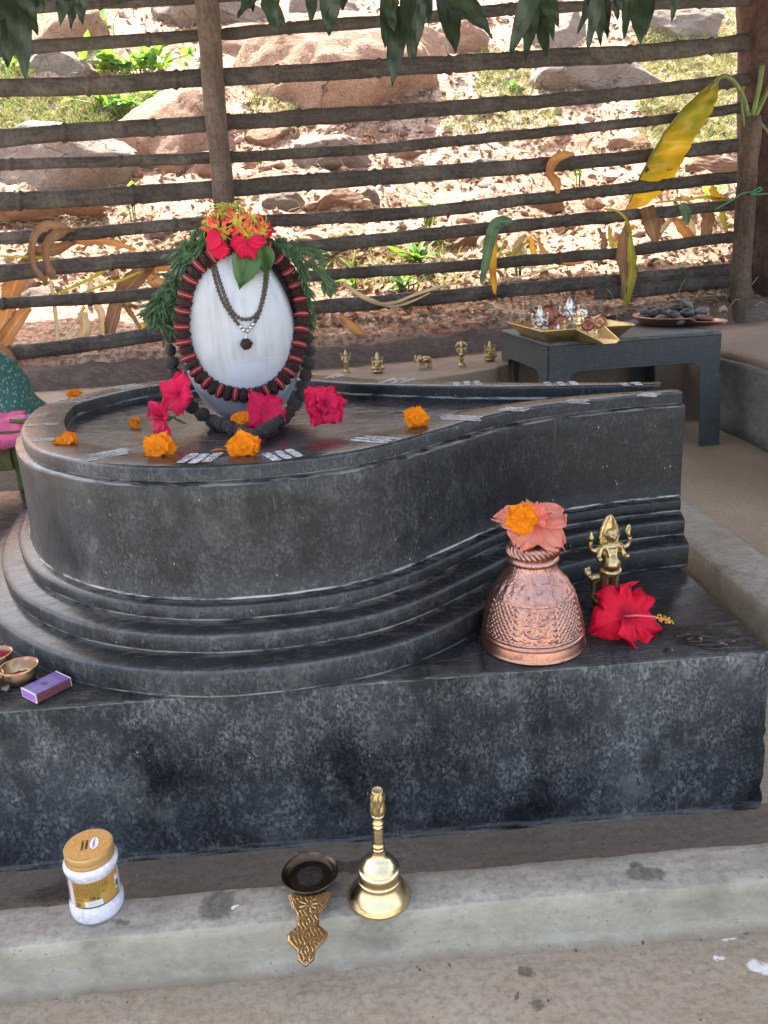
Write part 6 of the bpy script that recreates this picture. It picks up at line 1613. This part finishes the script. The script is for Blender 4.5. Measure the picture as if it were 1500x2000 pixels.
for p in scatter_pts(1000, [(0,190,400,262,1.9),(1240,20,1465,150,1.7),(1250,150,1460,300,1.4),(30,40,180,110,.35),(930,100,1040,200,.5),(0,90,60,170,.4),(860,200,1090,260,.35),(480,180,600,260,.2),(620,470,900,560,.25)]):
    for _ in range(2):
        L = rp.uniform(.03,.12); d = Vector((rp.gauss(0,.6), rp.gauss(0,.6), rp.uniform(.3,1.2))).normalized(); s_ = d.cross(Vector((rp.gauss(0,1), rp.gauss(0,1), .1))).normalized()*.004; m_ = p+d*L*.55; e_ = p+d*L*.9+Vector((d.x, d.y, -.1))*L*.3
        mb.add([p-s_, p+s_, m_+s_*.8, m_-s_*.8, e_], [(0,1,2,3),(3,2,4)])
stuff('grass', mb, M['grass'])
mb = MB()
_ic = MB().ell((0,0,0), 1.0, 6, 4)
for p in scatter_pts(3600, [(0,0,1480,250,.25),(0,250,1480,450,.30),(0,450,1480,590,.30)]):
    s_ = rp.choice([rp.uniform(.005,.012), rp.uniform(.006,.016), rp.uniform(.01,.030)]); q = rotm(rp.uniform(0,3), rp.uniform(0,3), rp.uniform(0,3)); f = Vector((1, rp.uniform(.6,1), rp.uniform(.45,.8)))
    mb.add([p+q @ Vector((v[0]*f.x*s_*rp.uniform(.65,1.2), v[1]*f.y*s_*rp.uniform(.7,1.2), v[2]*f.z*s_*rp.uniform(.7,1.2))) for v in _ic.v], _ic.f)
_bd = MB().ell((0,0,0), 1.0, 9, 7)
for q_ in range(4):
    pls = [(Vector((rp.gauss(0,1), rp.gauss(0,1), rp.gauss(0,1))).normalized(), rp.uniform(.5,.85)) for _ in range(9)]
    base = []
    for v in _bd.v:
        p = Vector(v)
        for n_, d_ in pls:
            k = p.dot(n_)-d_
            if k > 0: p -= n_*k
        base.append(p)
    for p in scatter_pts(45, [(0,0,1480,220,.3),(0,220,1480,430,.4),(0,430,1480,570,.3)]):
        s_ = rp.uniform(.03,.085); R3 = rotm(rp.uniform(-.5,.5), rp.uniform(-.5,.5), rp.uniform(0,6)); f = Vector((rp.uniform(.8,1.4), 1, rp.uniform(.45,.8)))
        mb.add([p+R3 @ Vector((v.x*f.x*s_, v.y*s_, v.z*f.z*s_)) for v in base], _bd.f)
stuff('rubble', mb, M['gravel'])

# ------------------------------------------------------------------ green plants on the hillside
M['leaf_bright'] = leaf_mat('bright_green_leaf', (.12,.26,.03), (.24,.38,.05), (.10,.22,.05), .45, .45, 6)
M['leaf_mid'] = leaf_mat('fresh_green_leaf', (.07,.19,.05), (.13,.29,.07), (.2,.33,.12), .4, .4, 6)
def leaf_blade(L, W, curl=.3, fold=.3, n=7):
    P = []
    for i in range(n+1):
        u = i/n; w = W*math.sin(math.pi*(u**.85))+.0004
        P.append([(u*L*(1-.1*curl*u), v*w, fold*abs(v)*w-curl*L*u*u*.5) for v in (-1,-.5,0,.5,1)])
    return MB().grid(P).mesh('leaf')
BL = [leaf_blade(1, .26, .35), leaf_blade(1, .20, .6), leaf_blade(1, .13, .5)]
BLM = {}
def blade(k, m):
    if (k, m) not in BLM: me = BL[k].copy(); me.materials.append(M[m]); BLM[(k, m)] = me
    return BLM[(k, m)]
def plant(label, px, py, nleaf, L, spread_px, height, seed, kind=0, mats=('leaf_bright','leaf_mid'), name='leafy_plant', stems=6, up=.55, group='green plants on the hillside'):
    r_ = random.Random(seed); b = hit(px, py); sc = b.y/1550
    t = thing(name, label, 'plant', tuple(b), group=group); sm_ = MB(); tips = []
    for k in range(stems):
        e = Vector((r_.uniform(-1,1)*spread_px[0]*sc, r_.uniform(-.6,.6)*spread_px[0]*sc*.6, height*r_.uniform(.4,1))); sm_.tube(catmull([Vector((e.x*.3, e.y*.3, -.02)), e*.5+Vector((0,0,height*.1)), e], 3), .004, 5); tips.append(e)
    sm_.build('stem', M['green_stem'], t)
    for k in range(nleaf):
        e = r_.choice(tips); f = r_.uniform(.35,1.05); p = e*f
        o = put(blade(kind if r_.random() < .7 else (kind+1) % 3, r_.choice(mats)), 'leaf', None, t); s_ = L*r_.uniform(.6,1.2); o.scale = (s_,)*3; o.location = p; o.rotation_euler = (r_.uniform(-.6,.6), -up+r_.uniform(-.6,.7), r_.uniform(0,6.28))
    return t
plant('big leafy shrub behind the upper rails left of the post', 275,160, 130, .13, (120,60), .34, 1, 0, stems=26)
plant('leafy green shrub lower left of the post, under the first one', 245,232, 80, .11, (85,50), .24, 2, 0, stems=18)
plant('green herb at the left edge behind the hanging leaves', 20,150, 20, .11, (35,20), .20, 3, 0)
plant('tall yellow-green plant at top left of the post', 215,85, 16, .15, (25,20), .30, 4, 1)
plant('pale green seedling with broad leaves left of the post at mid height', 262,440, 7, .10, (12,20), .22, 5, 0, stems=3)
plant('bright green plant right of centre between the lower rails', 835,462, 12, .17, (22,20), .20, 6, 2, stems=5, up=.9)
plant('bright green rosette below the rails right of centre', 825,528, 18, .16, (30,20), .14, 7, 2, stems=6, up=.8)
plant('low green tuft near the lower rail at centre', 800,572, 16, .10, (40,20), .10, 8, 0, stems=6)
plant('small green weed at the lower rail right of the stone', 690,572, 7, .12, (14,10), .14, 9, 2, stems=3, up=.9)
plant('small green plant at mid right below the middle rails', 1130,365, 8, .09, (14,10), .14, 10, 0, stems=3)
plant('small green seedling beside the pale rock slab at centre', 505,330, 8, .07, (18,10), .08, 11, 0, stems=4)
plant('green clump at right behind the lower rails', 1015,545, 9, .12, (25,10), .12, 12, 2, stems=4, up=.9)
plant('tiny green weed in the soil at the upper centre', 1000,180, 8, .08, (14,10), .10, 13, 0, stems=3)
plant('small green plant near the trunk at right', 1390,400, 6, .16, (20,10), .12, 14, 2, stems=3, up=.9)

# ------------------------------------------------------------------ mango leaf garland above
M['mango'] = leaf_mat('dark_green_mango_leaf', (.020,.038,.018), (.034,.060,.030), (.050,.080,.042), .15, .35, 10, (8,8,8), uv=True)
toran = thing('mango_leaf_garland', 'string of dark green mango leaves hanging along the top of the frame', 'garland', (0,0,0))
ML = [(30,-25,50,150,15),(10,-30,15,125,17),(35,-20,75,62,11),(60,-30,70,30,8),(-10,-30,-5,100,14),(100,-30,88,22,7),(130,-30,118,42,10),(150,-25,135,46,9),(148,-30,160,38,9),
      (505,-30,465,30,9),(498,-30,497,24,5),(520,-30,547,66,13),(516,-30,560,52,10),(612,-30,607,38,9),(640,-25,645,62,15),(668,-30,668,16,9),(655,-30,632,20,8),(760,-20,775,60,11),
      (805,-30,800,110,18),(785,30,766,160,14),(815,10,812,112,9),(760,-30,752,90,10),(870,-25,888,102,16),(875,-10,958,76,15),(880,-20,950,30,11),(850,-30,835,42,8),
      (1045,-25,998,100,13),(1050,-25,1025,112,11),(1052,-20,1066,112,12),(1052,-25,1092,50,12),(1060,10,1082,76,9),(1160,-30,1130,58,8),(1163,-30,1152,90,10),(1168,-30,1172,82,9),(1175,-30,1187,70,8),
      (1232,-30,1220,76,8),(1248,-30,1252,84,15),(1264,-30,1262,62,9),(1322,-30,1314,32,7),(1200,-30,1210,30,7)]
for k, (x0, y0, x1, y1, hw_) in enumerate(ML):
    yy = 2.35+.06*math.sin(k*2.1); a, b = aty(x0, y0-15, yy), aty(x1, y1+6, yy-.03); d = b-a; L = d.length; d.normalize(); r_ = random.Random(k)
    n_ = (Vector((r_.gauss(0,.35), -1, r_.gauss(0,.2)))); s_ = d.cross(n_).normalized(); n_ = s_.cross(d); w_ = hw_*yy/1550*1.45; P = []
    for i in range(13):
        u = i/12; w = w_*(math.sin(math.pi*(.04+.96*u)**.8)**.8)*(1-.25*u)+.0006
        P.append([d*(u*L)+s_*(v*w*(1+.05*math.sin(i*1.7+k)))+n_*(.35*abs(v)*w+.012*math.sin(u*4+k)+.004*math.sin(u*17+v*2+k)) for v in (-1,-.66,-.33,0,.33,.66,1)])
    o = MB().grid(P).uvgrid(13, 7).build('leaf', M['mango'], toran); o.location = a
    MB().tube([d*(u*L)+n_*(.012*math.sin(u*4+k)-.0015) for u in (-.08,.2,.5,.8,.97)], [.0022,.002,.0015,.001,.0004], 5).build('midrib', M['mango'], o)
MB().tube([aty(px, -28-8*math.sin(px*.01), 2.35) for px in range(-80, 1600, 60)], .003, 6).build('string', M['cord'], toran)

# grit lying on the floor and against the kerb
mb = MB(); rg = random.Random(41)
for k in range(100):
    if k % 3 == 0: p = Vector((rg.uniform(-.5,.55), .682-abs(rg.gauss(0,.008)), .002))
    elif k % 3 == 1: p = Vector((rg.uniform(-.5,.6), rg.uniform(.56,.68), .002))
    else: p = Vector((rg.uniform(-.6,.76), rg.uniform(.75,.875), .006))
    s_ = rg.choice([.0006,.0008,.0010,.0018])*rg.uniform(.7,1.3); q = rotm(rg.uniform(0,3), rg.uniform(0,3), rg.uniform(0,3))
    mb.add([p+q @ Vector((v[0]*s_*rg.uniform(.6,1.3), v[1]*s_*.8, v[2]*s_*.6)) for v in _ic.v], _ic.f)
stuff('grit', mb, M['earth'])
# hairline crack along the ledge top behind the figures
cr_ = catmull([at(px, py, LZ(.2,3.3)+.0006) for px, py in [(700,721),(750,714),(800,706),(850,700),(905,692),(950,686),(1000,680)]], 5)
mb = MB(); mb.grid([[(p.x, p.y-.004-.002*fbm(i*.7,1), ledge_z(p.x,p.y)+.0048), (p.x, p.y+.004+.002*fbm(i*.9,3), ledge_z(p.x,p.y)+.0048)] for i, p in enumerate(cr_)])
struct(mb.build('ledge_crack', flat('dark_crack', (.03,.02,.016), .9)))
